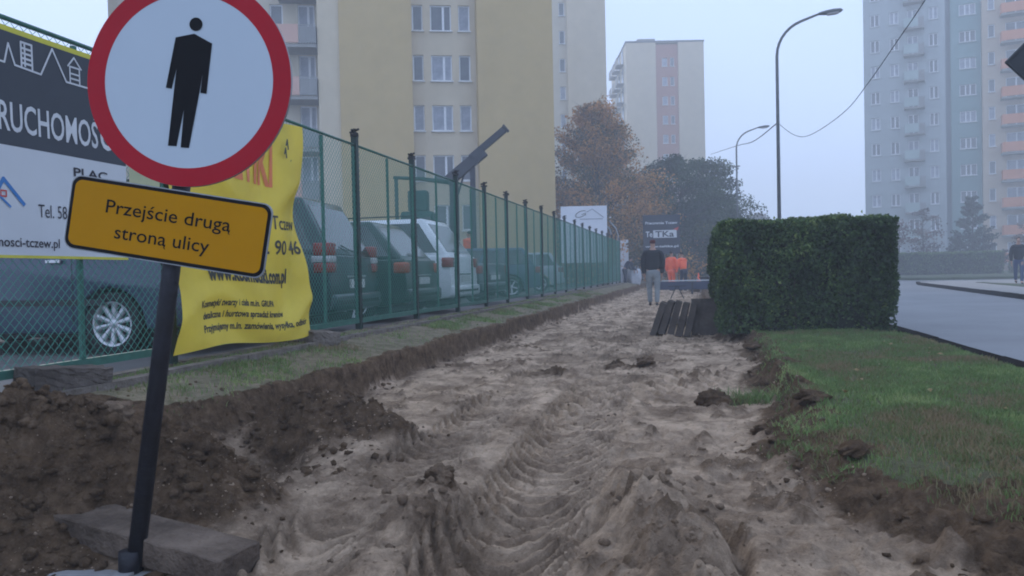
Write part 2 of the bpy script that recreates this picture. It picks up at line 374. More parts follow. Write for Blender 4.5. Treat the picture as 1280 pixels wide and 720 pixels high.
# rows grow with distance
ys = [.3]
while ys[-1] < 62: ys.append(ys[-1]+(max(.010, .0040*ys[-1]) if ys[-1] < 9 else .0065*ys[-1]))
ys = np.array(ys); xs = np.concatenate([np.arange(-3.72, -3.0, .02), np.arange(-3.0, 1.3, .0125), np.arange(1.3, 2.50, .025)]); xs[-1] = 2.502
GX, GY = np.meshgrid(xs, ys)
Z, SO, WL, WR, MUD = height(GX, GY, True)
nx, ny = len(xs), len(ys)
V = np.stack([GX, GY, Z], -1).reshape(-1, 3)
idx = np.arange(nx*ny).reshape(ny, nx)
F = np.stack([idx[:-1, :-1], idx[:-1, 1:], idx[1:, 1:], idx[1:, :-1]], -1).reshape(-1, 4)
cx_, cy_ = (GX[:-1, :-1]+GX[1:, 1:])/2, (GY[:-1, :-1]+GY[1:, 1:])/2
wlc = WL[:-1, :-1]; edge = .13*fbm(cx_*4, cy_*4, 91)
is_v = (wlc > .98) & (cx_ < ledge(cy_)-.10+edge*.4) & (cy_ > 4.0+edge)
is_l = (cx_ > redge(cy_)+.30+edge*1.6) & (MUD[:-1, :-1] < .5)
kind = np.where(is_v, 1, np.where(is_l, 2, 0)).ravel()
def sub(k, name, m):
    f = F[kind == k]; u, inv = np.unique(f, return_inverse=True)
    o = npmesh(name, V[u], inv.reshape(f.shape), m, None, SO.reshape(-1)[u], True, 'soil'); o['kind'] = 'structure'; return o
sub(0, 'dirt_path', M_earth)
sub(1, 'grass_verge', mat('trodden verge', (.25, .19, .125), .95, (.11, .10, .05), 9, .9, 60, detail=9))
sub(2, 'lawn', M_turf)
# ---------------------------------------------------------------- flat setting
def sheet(name, poly, z, m, skirt=0):
    b = MB(); n = len(poly); vs = [(x, y, z) for x, y in poly]; b.add(vs, [tuple(range(n))])
    if skirt: b.add([(x, y, z) for x, y in poly]+[(x, y, z-skirt) for x, y in poly], [(i, (i+1) % n, (i+1) % n+n, i+n) for i in range(n)])
    o = b.build(name, m, fix=False); o['kind'] = 'structure'; return o
M_grassfar = mat('distant grass', (.06, .085, .032), .95, (.05, .055, .025), .9, .5, 40, detail=8)
sheet('ground', [(-200, -20), (200, -20), (200, 380), (-200, 380)], -.3, M_grassfar)
sheet('parking_lot', [(-60, -4), (-3.76, -4), (-3.76, 75), (-60, 75)], .27, M_park, .5)
sheet('far_grass', [(-3.72, 62), (2.50, 62), (2.50, 200), (-3.72, 200)], .08, M_grassfar, .4)
kerb_line = [(5.75, -4), (5.9, 2), (8.15, 22.8), (10.0, 40.2), (10.6, 43), (12.2, 44.5), (40, 46)]
side2 = [(40, 52), (13, 52), (11.3, 54), (10.8, 58), (12, 200)]
sheet('road', [(2.705, -4)]+kerb_line+side2+[(2.705, 200)], .05, M_asph, .4)
rg = kerb_line[:]
def off(l, d): return [(x+d, y-(.0 if i < 4 else d*.9)) for i, (x, y) in enumerate(l)]
sheet('far_pavement', [(x+.14, y-(0 if i < 5 else .15)) for i, (x, y) in enumerate(kerb_line)]+[(40, 42.5), (14, 42), (12.0, 39), (9.95, 22.8), (7.6, 0), (7.4, -4)], .16, M_pave, .4)
sheet('roadside_lawn', [(7.45, -4), (7.65, 0), (10.0, 22.8), (12.05, 39), (12.4, 39.2), (12.2, 37), (12.6, 30), (12.4, 20), (11.5, -4)], .175, M_grassfar, .4)
sheet('footpath', [(11.5, -4), (12.4, 20), (12.6, 30), (12.2, 37), (12.4, 39.2), (14, 42), (40, 42.5), (40, 38), (18, 37), (15.5, 30), (14.5, -4)], .165, M_pave, .4)
sheet('estate_lawn', [(14.5, -4), (15.5, 30), (18, 37), (40, 38), (200, 38), (200, -4)], .185, M_grassfar, .4)
sheet('estate_grass', [(40, 52.1), (13.1, 52.1), (11.4, 54.1), (10.9, 58), (12.1, 200), (200, 200), (200, 52.1)], .2, M_grassfar, .4)
# kerbs made of stones
def kerb(name, pts, w, z1, m):
    root = bpy.data.objects.new(name, None); link(root); root['kind'] = 'structure'
    me = MB().box(-.49, .49, 0, w, -.35, 0).mesh('kerb_stone'); me.materials.append(m)
    n = 0
    for (a, b) in zip(pts[:-1], pts[1:]):
        a = Vector(a); b = Vector(b); L = (b-a).length; k = max(1, round(L)); ang = math.atan2(b.y-a.y, b.x-a.x)
        for i in range(k):
            p = a.lerp(b, (i+.5)/k); o = bpy.data.objects.new('kerb_stone', me); link(o, root)
            o.location = (p.x, p.y, z1+random.uniform(-.006, .006)); o.rotation_euler = (0, random.uniform(-.004, .004), ang+random.uniform(-.004, .004)); o.scale = (L/k, 1, 1)
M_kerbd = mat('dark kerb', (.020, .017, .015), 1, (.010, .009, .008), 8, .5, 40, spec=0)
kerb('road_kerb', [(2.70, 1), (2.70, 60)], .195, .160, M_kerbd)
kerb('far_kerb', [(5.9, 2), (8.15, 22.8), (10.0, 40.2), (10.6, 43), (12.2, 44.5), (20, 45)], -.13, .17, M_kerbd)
kerb('fence_kerb', [(-3.42, 3.6), (-3.42, 40)], .09, .40, M_conc)

# ---------------------------------------------------------------- road sign in the foreground
M_signw = mat('sign white', (.50, .56, .61), .5, (.48, .54, .59), 3, spec=.2)
M_signr = mat('sign red', (.42, .010, .022), .5, (.38, .009, .02), 4, spec=.15)
M_signy = mat('sign yellow', (.50, .225, .001), .6, (.46, .205, .001), 3, spec=.08)
M_signb = mat('sign black', (.006, .006, .008), .6, spec=.1)
M_pole = mat('dark painted pole', (.022, .022, .030), .5, (.014, .013, .016), 14, .2, 60)
sg = thing('road_sign', 'leaning round red-rimmed sign with black standing man and yellow plate', 'road sign', (-1.993, 2.478, -.085), R(8))
sg.rotation_euler = Euler((0, R(8.3), R(8)), 'ZYX').to_matrix().to_euler()
sg.rotation_euler = (Matrix.Rotation(R(9), 3, 'Z') @ Matrix.Rotation(R(8.9), 3, 'Y')).to_euler()
MB().tube([(0, 0, 0), (0, 0, 2.04)], .031, 20).build('pole', M_pole, sg, True)
MB().tube([(0, 0, 2.035), (0, 0, 2.055)], .034, 20).build('pole_cap', M_black, sg, True)
C0 = 1.798; RD = .367
def disc(r0_, r1_, y, n=96):
    b = MB(); vs = [(r*math.cos(2*math.pi*k/n), y, r*math.sin(2*math.pi*k/n)+C0) for r in (r0_, r1_) for k in range(n)]
    return b.add(vs, [(k, (k+1) % n, (k+1) % n+n, k+n) for k in range(n)])
plate_o = MB().lathe([(0.0001, -.040), (RD-.006, -.040), (RD, -.036), (RD, -.030), (RD-.004, -.026), (.0001, -.028)], 96, Matrix.Translation((0, 0, C0))).build('sign_plate', M_galv, sg, True)
MB().lathe([(.0001, -.0412), (.302, -.0412)], 96, Matrix.Translation((0, 0, C0))).build('white_face', M_signw, sg)
disc(.302, RD-.001, -.0418).build('red_rim', M_signr, sg)
k = 2.87/1000/3.2; ca, sa = math.cos(R(8.3)), math.sin(R(8.3))
def sl(px, py):
    dx, dz = (px-757)*k, -(py-323)*k
    return (dx*ca-dz*sa, C0+dx*sa+dz*ca)
man = [(710, 152), (785, 140), (855, 180), (829, 373), (805, 369), (816, 290), (800, 372), (755, 581), (722, 578), (738, 430), (705, 573), (671, 570), (703, 330), (712, 270), (690, 350), (667, 345)]
b = MB(); pp = [sl(*q) for q in man]
b.prism(pp, -.0432, -.0426)
hc = sl(792, 104); b.prism([(hc[0]+26*k*math.cos(t*math.pi/16), hc[1]+26*k*math.sin(t*math.pi/16)) for t in range(32)], -.0432, -.0426)
b.build('pictogram', M_signb, sg)
for zz_ in (C0+.2, C0-.2):
    o = MB().box(-.15, .15, -.028, -.022, zz_-.02, zz_+.02).box(-.045, -.036, -.03, .036, zz_-.016, zz_+.016).box(.036, .045, -.03, .036, zz_-.016, zz_+.016).box(-.045, .045, .032, .038, zz_-.016, zz_+.016).build('bracket', M_galv, sg)
# yellow plate
def rrect(w, h, r, n=8, cx=0, cz=0, rot=0):
    pts = []
    for qx, qz, a0 in ((1, 1, 0), (-1, 1, 90), (-1, -1, 180), (1, -1, 270)):
        for i in range(n+1):
            a = R(a0+90*i/n); x = qx*(w/2-r)+r*math.cos(a); z = qz*(h/2-r)+r*math.sin(a)
            pts.append((cx+x*math.cos(rot)-z*math.sin(rot), cz+x*math.sin(rot)+z*math.cos(rot)))
    return pts
pl = bpy.data.objects.new('text_plate', None); link(pl, sg); pl.location = (-.009, -.046, 1.288); pl.rotation_euler = (0, R(1.2), 0)
MB().prism(rrect(.732, .262, .036), -.001, .006).build('plate_sheet', M_galv, pl)
MB().prism(rrect(.724, .254, .034), -.0022, -.0014).build('black_border', M_signb, pl)
MB().prism(rrect(.700, .230, .026), -.0034, -.0026).build('yellow_face', M_signy, pl)
text('Przejście drugą', .455, .062, M_signb, pl, (.0, -.0042, .030), bold=.006)
text('stroną ulicy', .345, .062, M_signb, pl, (-.012, -.0042, -.055), bold=.006)
for z_ in (1.23, 1.35): MB().box(-.1, .1, -.04, -.034, z_-.015, z_+.015).box(-.045, -.036, -.04, .036, z_-.012, z_+.012).box(.036, .045, -.04, .036, z_-.012, z_+.012).build('bracket', M_galv, sg)
bs = thing('sign_base', 'pale flat steel cross foot under the leaning road sign', 'sign foot', (-1.993, 2.46, -.055), R(9))
MB().box(-.42, .10, -.03, .03, 0, .012).build('foot_bar', mat('pale steel', (.42, .42, .42), .4, (.3, .3, .3), 6, metal=.3), bs, bevel=.002)
MB().box(-.03, .03, -.40, .25, .013, .024).build('foot_bar', MATS['pale steel'], bs, bevel=.002)
MB().tube([(0, 0, 0), (.004, 0, .09)], .037, 16).build('socket', M_pole, bs, True)
# rough concrete stones
M_slabd = mat('muddy concrete', (.19, .142, .108), .95, (.075, .055, .042), 5, .9, 45, detail=9, spec=.05)
def stone(name, label, cat, L, w, h, loc, rz, m, tilt=(0, 0), group=None, seed=1, nick=.012, edge=.004):
    bm = bmesh.new(); bmesh.ops.create_cube(bm, size=1); bmesh.ops.scale(bm, vec=(L, w, h), verts=bm.verts)
    bmesh.ops.bevel(bm, geom=bm.edges[:], offset=edge, segments=1, affect='EDGES')
    bmesh.ops.subdivide_edges(bm, edges=[e for e in bm.edges if e.calc_length() > .12], cuts=9, use_grid_fill=True)
    for v in bm.verts:
        q = v.co*30+Vector((seed*7.3, seed, 0)); from_ = np.array([q.x, q.y+q.z*1.7])
        n_ = float(fbm(np.array([q.x+q.z]), np.array([q.y-q.z*1.3]), seed)[0])
        e_ = max(abs(v.co.x)/L, 0)*0+1
        v.co += Vector((n_*.6, n_*.8, n_))*nick*e_*.5
    me = bpy.data.meshes.new(name); bm.to_mesh(me); bm.free(); me.materials.append(m)
    o = bpy.data.objects.new(name, me); link(o); o.location = loc; o.rotation_euler = (tilt[0], tilt[1], rz)
    return tag(o, label, cat, group)
stone('kerb_block', 'weathered dark concrete kerb block lying across the sign foot, behind the leaning pole', 'kerb block', .99, .20, .10, (-2.05, 2.60, .035), R(-13), M_slabd, (R(2), R(4)), seed=3, nick=.008)
stone('kerb_block', 'pale concrete block at the bottom left corner in front of the sign pole', 'kerb block', .8, .25, .07, (-2.34, 2.10, -.02), R(-6), M_pave, (R(-2), R(0)), seed=5)

# ---------------------------------------------------------------- mesh fence
FX = -3.70
posts = [1.4, 3.2, 5.07, 6.72, 8.38, 10.28, 12.2, 14.0, 15.7, 17.65, 19.4, 21.3, 23.2, 25.1, 27.0, 28.9, 30.8, 32.7, 34.6, 36.5, 38.4, 40.3]
fn = thing('mesh_fence', 'long green wire mesh fence along the left of the dug path', 'fence', (FX, 1.4, .2))
postm = MB().box(-.032, .032, -.032, .032, 0, 2.36).mesh('post'); postm.materials.append(M_gdark)
b = MB(); b.box(-.045, .045, -.045, .045, 2.362, 2.39); b.tube([(0, 0, 2.39), (0, 0, 2.45)], [.025, .02], 7); b.tube([(-.05, .03, 2.41), (.05, -.03, 2.44)], .014, 5); b.tube([(.03, .05, 2.40), (-.03, -.05, 2.43)], .014, 5)
capm = b.mesh('post_cap'); capm.materials.append(M_black)
for i, y in enumerate(posts):
    p = bpy.data.objects.new('post', postm); link(p, fn); p.location = (0, y-1.4, 0)
    p.rotation_euler = (R(random.uniform(-.5, .5)), R(random.uniform(-.5, .5)), 0)
    c = bpy.data.objects.new('post_cap', capm); link(c, p); c.rotation_euler = (0, 0, random.uniform(-.8, .8))
for i in range(len(posts)-1):
    y0, y1 = posts[i]-1.4+.034, posts[i+1]-1.4-.034; L = y1-y0
    frame = bpy.data.objects.new('fence_panel', None); link(frame, fn); frame.location = (.0, y0, 0)
    MB().tube([(0, 0, 2.27), (0, L, 2.27)], .015, 8).build('top_rail', M_green, frame, True)
    MB().box(-.02, .02, 0, L, .275, .325).build('bottom_rail', M_green, frame)
    my = {0: .9, 1: .98, 2: .85}.get(i, L/2)
    MB().box(-.012, .012, my-.015, my+.015, .326, 2.248).build('middle_bar', M_green, frame)
    MB().box(-.012, .012, 0.0, .02, .326, 2.248).build('side_bar', M_green, frame); MB().box(-.012, .012, L-.02, L, .326, 2.248).build('side_bar', M_green, frame)
    b = MB(); z0, z1 = .326, 2.25; Hh = z1-z0; pitch = .062
    for dirn, xo in ((1, .014), (-1, .018)):
        t = -Hh
        while t < L:
            a0, a1 = t, t+Hh; za, zb = z0, z1
            if a0 < 0: za = z0-a0; a0 = 0
            if a1 > L: zb = z1-(a1-L); a1 = L
            if a1-a0 > .01:
                pa, pb = (xo, a0, za), (xo, a1, zb)
                if dirn < 0: pa, pb = (xo, L-a0, za), (xo, L-a1, zb)
                b.tube([pa, pb], .0021 if i < 6 else .0023, 3, False)
            t += pitch
    b.build('wire_mesh', M_wire, frame, fix=False)
# concrete plinth under the fence, in blocks
pb = thing('fence_plinth', 'low row of concrete plinth slabs under the green mesh fence', 'plinth', (FX, 1.4, .2))
me = MB().box(-.045, .045, -.93, .93, 0, .215).mesh('plinth_slab'); me.materials.append(M_conc)
for i in range(len(posts)-1):
    o = bpy.data.objects.new('plinth_slab', me); link(o, pb); o.location = (0, (posts[i]+posts[i+1])/2-1.4, -.01+random.uniform(-.01, .01)); o.scale = (1, (posts[i+1]-posts[i]-.07)/1.86, 1)
# ---------------------------------------------------------------- banner, estate agent's
M_bdark = mat('banner charcoal', (.045, .052, .065), .6, (.038, .044, .055), 2)
M_bwhite = mat('banner white', (.66, .68, .70), .55, (.60, .62, .64), 1.2, trans=.15)
M_bprint = mat('print white', (.62, .63, .64), .6)
M_bprintd = mat('print dark', (.03, .03, .04), .6)
M_bblue = mat('print blue', (.05, .20, .48), .6)
M_bred = mat('print red', (.55, .06, .05), .6)
M_byel = mat('print yellow', (.62, .56, .06), .6)
BX = -3.655; bw = thing('estate_banner', 'dark and white advertising banner with white capitals tied to the fence', 'banner', (BX, 1.6, 0), R(90))
# local x runs along +Y (the fence), local -y faces +X (the path)
def wob(q, amp=.010, s=1):
    q = q.copy(); q[:, 1] = q[:, 1]+amp*np.sin(q[:, 0]*3.1+s)*np.cos(q[:, 2]*2.4)*1.0; return q
def cloth(x0, x1, z0, z1, yoff, fn_, nx_=60, nz_=30, th=.0015, zf=None):
    X_, Z_ = np.meshgrid(np.linspace(x0, x1, nx_), np.linspace(z0, z1, nz_)); q = np.stack([X_.ravel(), np.full(X_.size, yoff), Z_.ravel()], 1)
    q = fn_(q); id_ = np.arange(nx_*nz_).reshape(nz_, nx_)
    f = np.stack([id_[:-1, :-1], id_[:-1, 1:], id_[1:, 1:], id_[1:, :-1]], -1).reshape(-1, 4)
    q2 = q.copy(); q2[:, 1] += th
    return np.vstack([q, q2]), np.vstack([f, f[:, ::-1]+len(q)])
f1 = lambda q: wob(q, .008)
v_, f_ = cloth(.1, 3.0, 1.155, 1.757, 0, f1); npmesh('white_panel', v_, f_, M_bwhite, bw, smooth=True)
v_, f_ = cloth(.1, 3.0, 1.757, 2.385, 0, f1); npmesh('charcoal_panel', v_, f_, M_bdark, bw, smooth=True)
v_, f_ = cloth(.1, 3.0, 2.385, 2.415, -.001, f1, 60, 2); npmesh('hem', M_byel and v_, f_, M_byel, bw)
v_, f_ = cloth(.1, 3.0, 1.14, 1.156, -.001, f1, 60, 2); npmesh('hem', v_, f_, M_byel, bw)
def btext(s, y0, y1, z0, z1, m, bold=0, par=None, fnx=None):
    cxx = (y0+y1)/2-1.6; off_ = np.array([cxx, 0, (z0+z1)/2])
    def mw(q):
        w = (fnx or f1)(q+off_); w[:, 1] -= .0035; return w-off_
    return text(s, y1-y0, z1-z0, m, par or bw, (cxx, 0, (z0+z1)/2), name='lettering', bold=bold, mw=mw)
btext('NIE', 3.33, 3.585, 1.835, 2.01, M_bprint, .022); btext('RUCHOMOŚ', 3.605, 4.345, 1.835, 2.045, M_bprint, .012); btext('CI', 4.365, 4.50, 1.835, 2.01, M_bprint, .022)
btext('Tel. 58 531', 3.85, 4.19, 1.375, 1.45, M_bprintd, .0)
btext('www.nieruchomosci-tczew.pl', 3.1, 4.00, 1.185, 1.255, M_bprintd, .01)
btext('tczew@nieruch.pl', 4.12, 4.60, 1.185, 1.24, M_bprintd, 0)
btext('PLAC', 4.13, 4.42, 1.64, 1.695, M_bprintd, .02)
def stroke(pts, w, m, name, par, yo=-.004, close=False):
    b = MB()
    for a, c in zip(pts[:-1], pts[1:]):
        a = Vector((a[0], 0, a[1])); c = Vector((c[0], 0, c[1])); d = (c-a).normalized(); n_ = Vector((-d.z, 0, d.x))*w/2; a = a-d*w*.3; c = c+d*w*.3
        vs = [a-n_, c-n_, c+n_, a+n_]; q = np.array([list(v) for v in vs]); q = f1(q); q[:, 1] += yo; b.add([tuple(r_) for r_ in q], [(0, 1, 2, 3)])
    return b.build(name, m, par, fix=False)
L_ = lambda pts: [(a-1.6, z) for a, z in pts]
stroke(L_([(2.2, 2.22), (2.6, 2.22), (2.65, 2.32), (2.7, 2.22), (3.2, 2.22), (3.25, 2.33), (3.3, 2.22), (3.66, 2.21), (3.69, 2.32), (3.73, 2.21), (3.91, 2.2), (4.0, 2.37), (4.10, 2.2), (4.32, 2.2), (4.37, 2.34), (4.42, 2.2), (4.6, 2.2)]), .011, M_bprint, 'skyline_line', bw)
sq = [[(3.775, 2.215), (3.775, 2.35), (3.85, 2.35), (3.85, 2.205)]]+[[(3.775, z), (3.85, z)] for z in (2.235, 2.262, 2.29, 2.318)]+[[(3.80, 2.22), (3.80, 2.35)]]
for s_ in sq: stroke(L_(s_), .012, M_bprint, 'tower_print', bw, -.0045)
for s_ in [[(4.13, 2.2), (4.13, 2.30), (4.205, 2.30), (4.205, 2.2)], [(4.115, 2.30), (4.165, 2.36), (4.22, 2.30)], [(4.13, 2.26), (4.205, 2.26)], [(4.13, 2.23), (4.205, 2.23)]]: stroke(L_(s_), .010, M_bprint, 'house_print', bw, -.0045)
stroke(L_([(3.42, 1.43), (3.52, 1.54), (3.56, 1.47), (3.62, 1.57), (3.75, 1.44)]), .022, M_bblue, 'logo_print', bw)
stroke(L_([(3.56, 1.50), (3.66, 1.42)]), .012, M_bblue, 'logo_print', bw)
stroke(L_([(3.60, 1.475), (3.635, 1.475), (3.635, 1.505), (3.60, 1.505), (3.60, 1.475)]), .008, M_bred, 'logo_print', bw)
# second small strip of banner with pale yellow print
sb = thing('small_banner', 'narrow pale yellow banner strip hanging between the white and the yellow banner', 'banner', (BX, 1.6, 0), R(90))
v_, f_ = cloth(3.03, 3.34, 1.45, 1.78, 0, f1, 12, 8); npmesh('cloth', v_, f_, mat('pale yellow cloth', (.50, .50, .30), .7, (.4, .42, .26), 5), sb, smooth=True)
# ---------------------------------------------------------------- yellow banner
M_yban = mat('yellow banner cloth', (.88, .72, .10), .5, (.80, .64, .085), 2.5, trans=.42, bump=.5, bscale=5)
M_yred = mat('banner red print', (.72, .20, .07), .6); M_yblk = mat('banner black print', (.05, .05, .035), .6)
yb = thing('yellow_banner', 'creased yellow cloth banner with black and red print hung on the fence', 'banner', (BX, 1.6, 0), R(90))
YX0, YX1 = 3.40, 5.36
def fy(q):
    q = q.copy(); x, z = q[:, 0], q[:, 2]; u = (x-YX0)/(YX1-YX0); v = (z-.47)/(2.42-.47)
    # ragged silhouette: narrower at the waist, flared foot
    squeeze = .10*np.exp(-((v-.62)/.16)**2)*(u > .5)*(u-.5)*2; x2 = x-.07*(1-v)-squeeze+.10*np.clip(.55-v, 0, 1)*(u-.4)
    x2 = x2+.06*np.exp(-((v-.22)/.1)**2)*(1-u)
    z2 = z+.03*np.sin(u*6.2)*(1-v)*1.0-.02*np.exp(-((u-.5)/.3)**2)*(v > .99)
    y = -.02-.05*(1-v)**1.5
    y = y-.035*np.sin(u*9+v*5)*np.exp(-((u)/.28)**2) -.030*np.cos((u-v*.6)*14)*np.exp(-((u-1)/.33)**2)
    y = y-.022*np.sin((v*1.7+u)*9)*(1-v)-.035*np.exp(-((v-.12-.08*np.sin(u*7))/.05)**2)*(.4+.6*np.sin(u*5)**2)
    y = y-.028*np.exp(-(((v-.30)-(1-u)*.55)/.05)**2)*np.exp(-((u-.15)/.25)**2)
    y = y-.02*np.exp(-(((v-.72)+(1-u)*.5)/.05)**2)*np.exp(-((u-.85)/.25)**2)
    q[:, 0] = x2; q[:, 1] = q[:, 1]+y*1.25; q[:, 2] = z2; return q
v_, f_ = cloth(YX0, YX1, .47, 2.42, 0, fy, 110, 110); npmesh('cloth', v_, f_, M_yban, yb, smooth=True)
def yt(s, y0, y1, z0, z1, m, bold=0): return btext(s, y0, y1, z0, z1, m, bold, yb, fy)
yt('KOSMETIKI', 4.95, 6.48, 1.80, 2.20, M_yred, .03)
yt('ul. Nowa 13 Tczew', 5.25, 6.93, 1.44, 1.56, M_yblk, .01)
yt('tel. 58 732 90 46', 5.30, 6.93, 1.22, 1.35, M_yblk, .02)
yt('www.kosmetiki.com.pl', 5.40, 6.66, .93, 1.10, M_yblk, .045)
yt('Kosmetyki twarzy i ciała m.in. GUERLAIN'.replace('GUERLAIN', 'GRUPA'), 5.24, 6.32, .755, .825, M_yblk, .03)
yt('detaliczna i hurtowa sprzedaż kremów', 5.28, 6.50, .665, .735, M_yblk, .03)
yt('Przyjmujemy m.in. zamówienia, wysyłka, odbiór', 5.28, 6.85, .565, .64, M_yblk, .03)
for (a, z) in ((6.60, 2.12), (6.72, 1.92), (6.63, 2.2), (6.70, 2.02)):
    q = stroke([(a-1.6, z), (a-1.6+.02, z+.05), (a-1.6+.035, z-.03)], .022, M_yblk, 'print_mark', yb, -.058)
tie = MB()
for zz_ in (2.35, 1.7, 1.0, .6): tie.tube([(YX1-.05, -.02, zz_), (YX1+.06, .03, zz_+.03)], .004, 5)
tie.build('tie_cord', M_black, yb)
# ---------------------------------------------------------------- parked cars
M_glass = glassmat('car glass', (.02, .026, .03), .05, .9); M_lampr = mat('tail lamp red', (.32, .02, .02), .2, spec=.6); M_lampw = mat('lamp clear', (.55, .52, .52), .2, spec=.6)
M_lampo = mat('tail lamp orange', (.38, .06, .02), .2, spec=.6)
M_rim = mat('alloy rim', (.62, .62, .64), .35, (.5, .5, .52), 5, metal=.4); M_chrome = mat('bright trim', (.6, .6, .6), .25, metal=.7); M_plate = mat('number plate', (.6, .6, .58), .5)
M_trim = mat('dark bumper plastic', (.03, .032, .034), .6)
def paint(name, c): return mat(name, c, .28, tuple(v*.9 for v in c), 1.3, coat=.45, spec=.4)
WH = {}
def wheel(parent, x, y, r, side, spokes):
    key = (r, spokes)
    if key not in WH:
        ty = MB().lathe([(r*.68, -.10), (r*.9, -.112), (r*.985, -.09), (r, -.05), (r, .05), (r*.985, .09), (r*.9, .10), (r*.68, .09)], 40).mesh('tyre'); ty.shade_smooth(); ty.materials.append(M_rubber)
        b = MB().lathe([(r*.70, -.104), (r*.64, -.10), (r*.62, -.05), (r*.62, .06)], 40)
        b.lathe([(.0001, -.088), (r*.14, -.085), (r*.17, -.06)], 16)
        for k_ in range(spokes):
            a = 2*math.pi*k_/spokes; m_ = Matrix.Rotation(a, 4, 'Y')
            b.add([m_ @ Vector(p) for p in ((-r*.055, -.082, r*.1), (r*.055, -.082, r*.1), (r*.085, -.092, r*.65), (-r*.085, -.092, r*.65), (-r*.05, -.05, r*.1), (r*.05, -.05, r*.1), (r*.08, -.06, r*.65), (-r*.08, -.06, r*.65))], [(0, 1, 2, 3), (0, 3, 7, 4), (1, 5, 6, 2)])
        rm = b.mesh('rim'); rm.shade_smooth(); rm.materials.append(M_rim)
        bk = MB().lathe([(.0001, -.02), (r*.62, -.02)], 24).mesh('brake_disc'); bk.materials.append(M_trim); WH[key] = (ty, rm, bk)
    w = bpy.data.objects.new('wheel', None); link(w, parent); w.location = (x, y, r); w.rotation_euler = (0, random.random()*6, 0 if side < 0 else math.pi)
    w.rotation_euler = (Matrix.Rotation(0 if side < 0 else math.pi, 3, 'Z') @ Matrix.Rotation(random.random()*6, 3, 'Y')).to_euler()
    for me_ in WH[key]: link(bpy.data.objects.new(me_.name, me_), w)
def arc(cx, r, n=12, z0=.0):
    return [(cx+r*math.cos(math.pi*i/n), z0+r*math.sin(math.pi*i/n)) for i in range(n+1)]
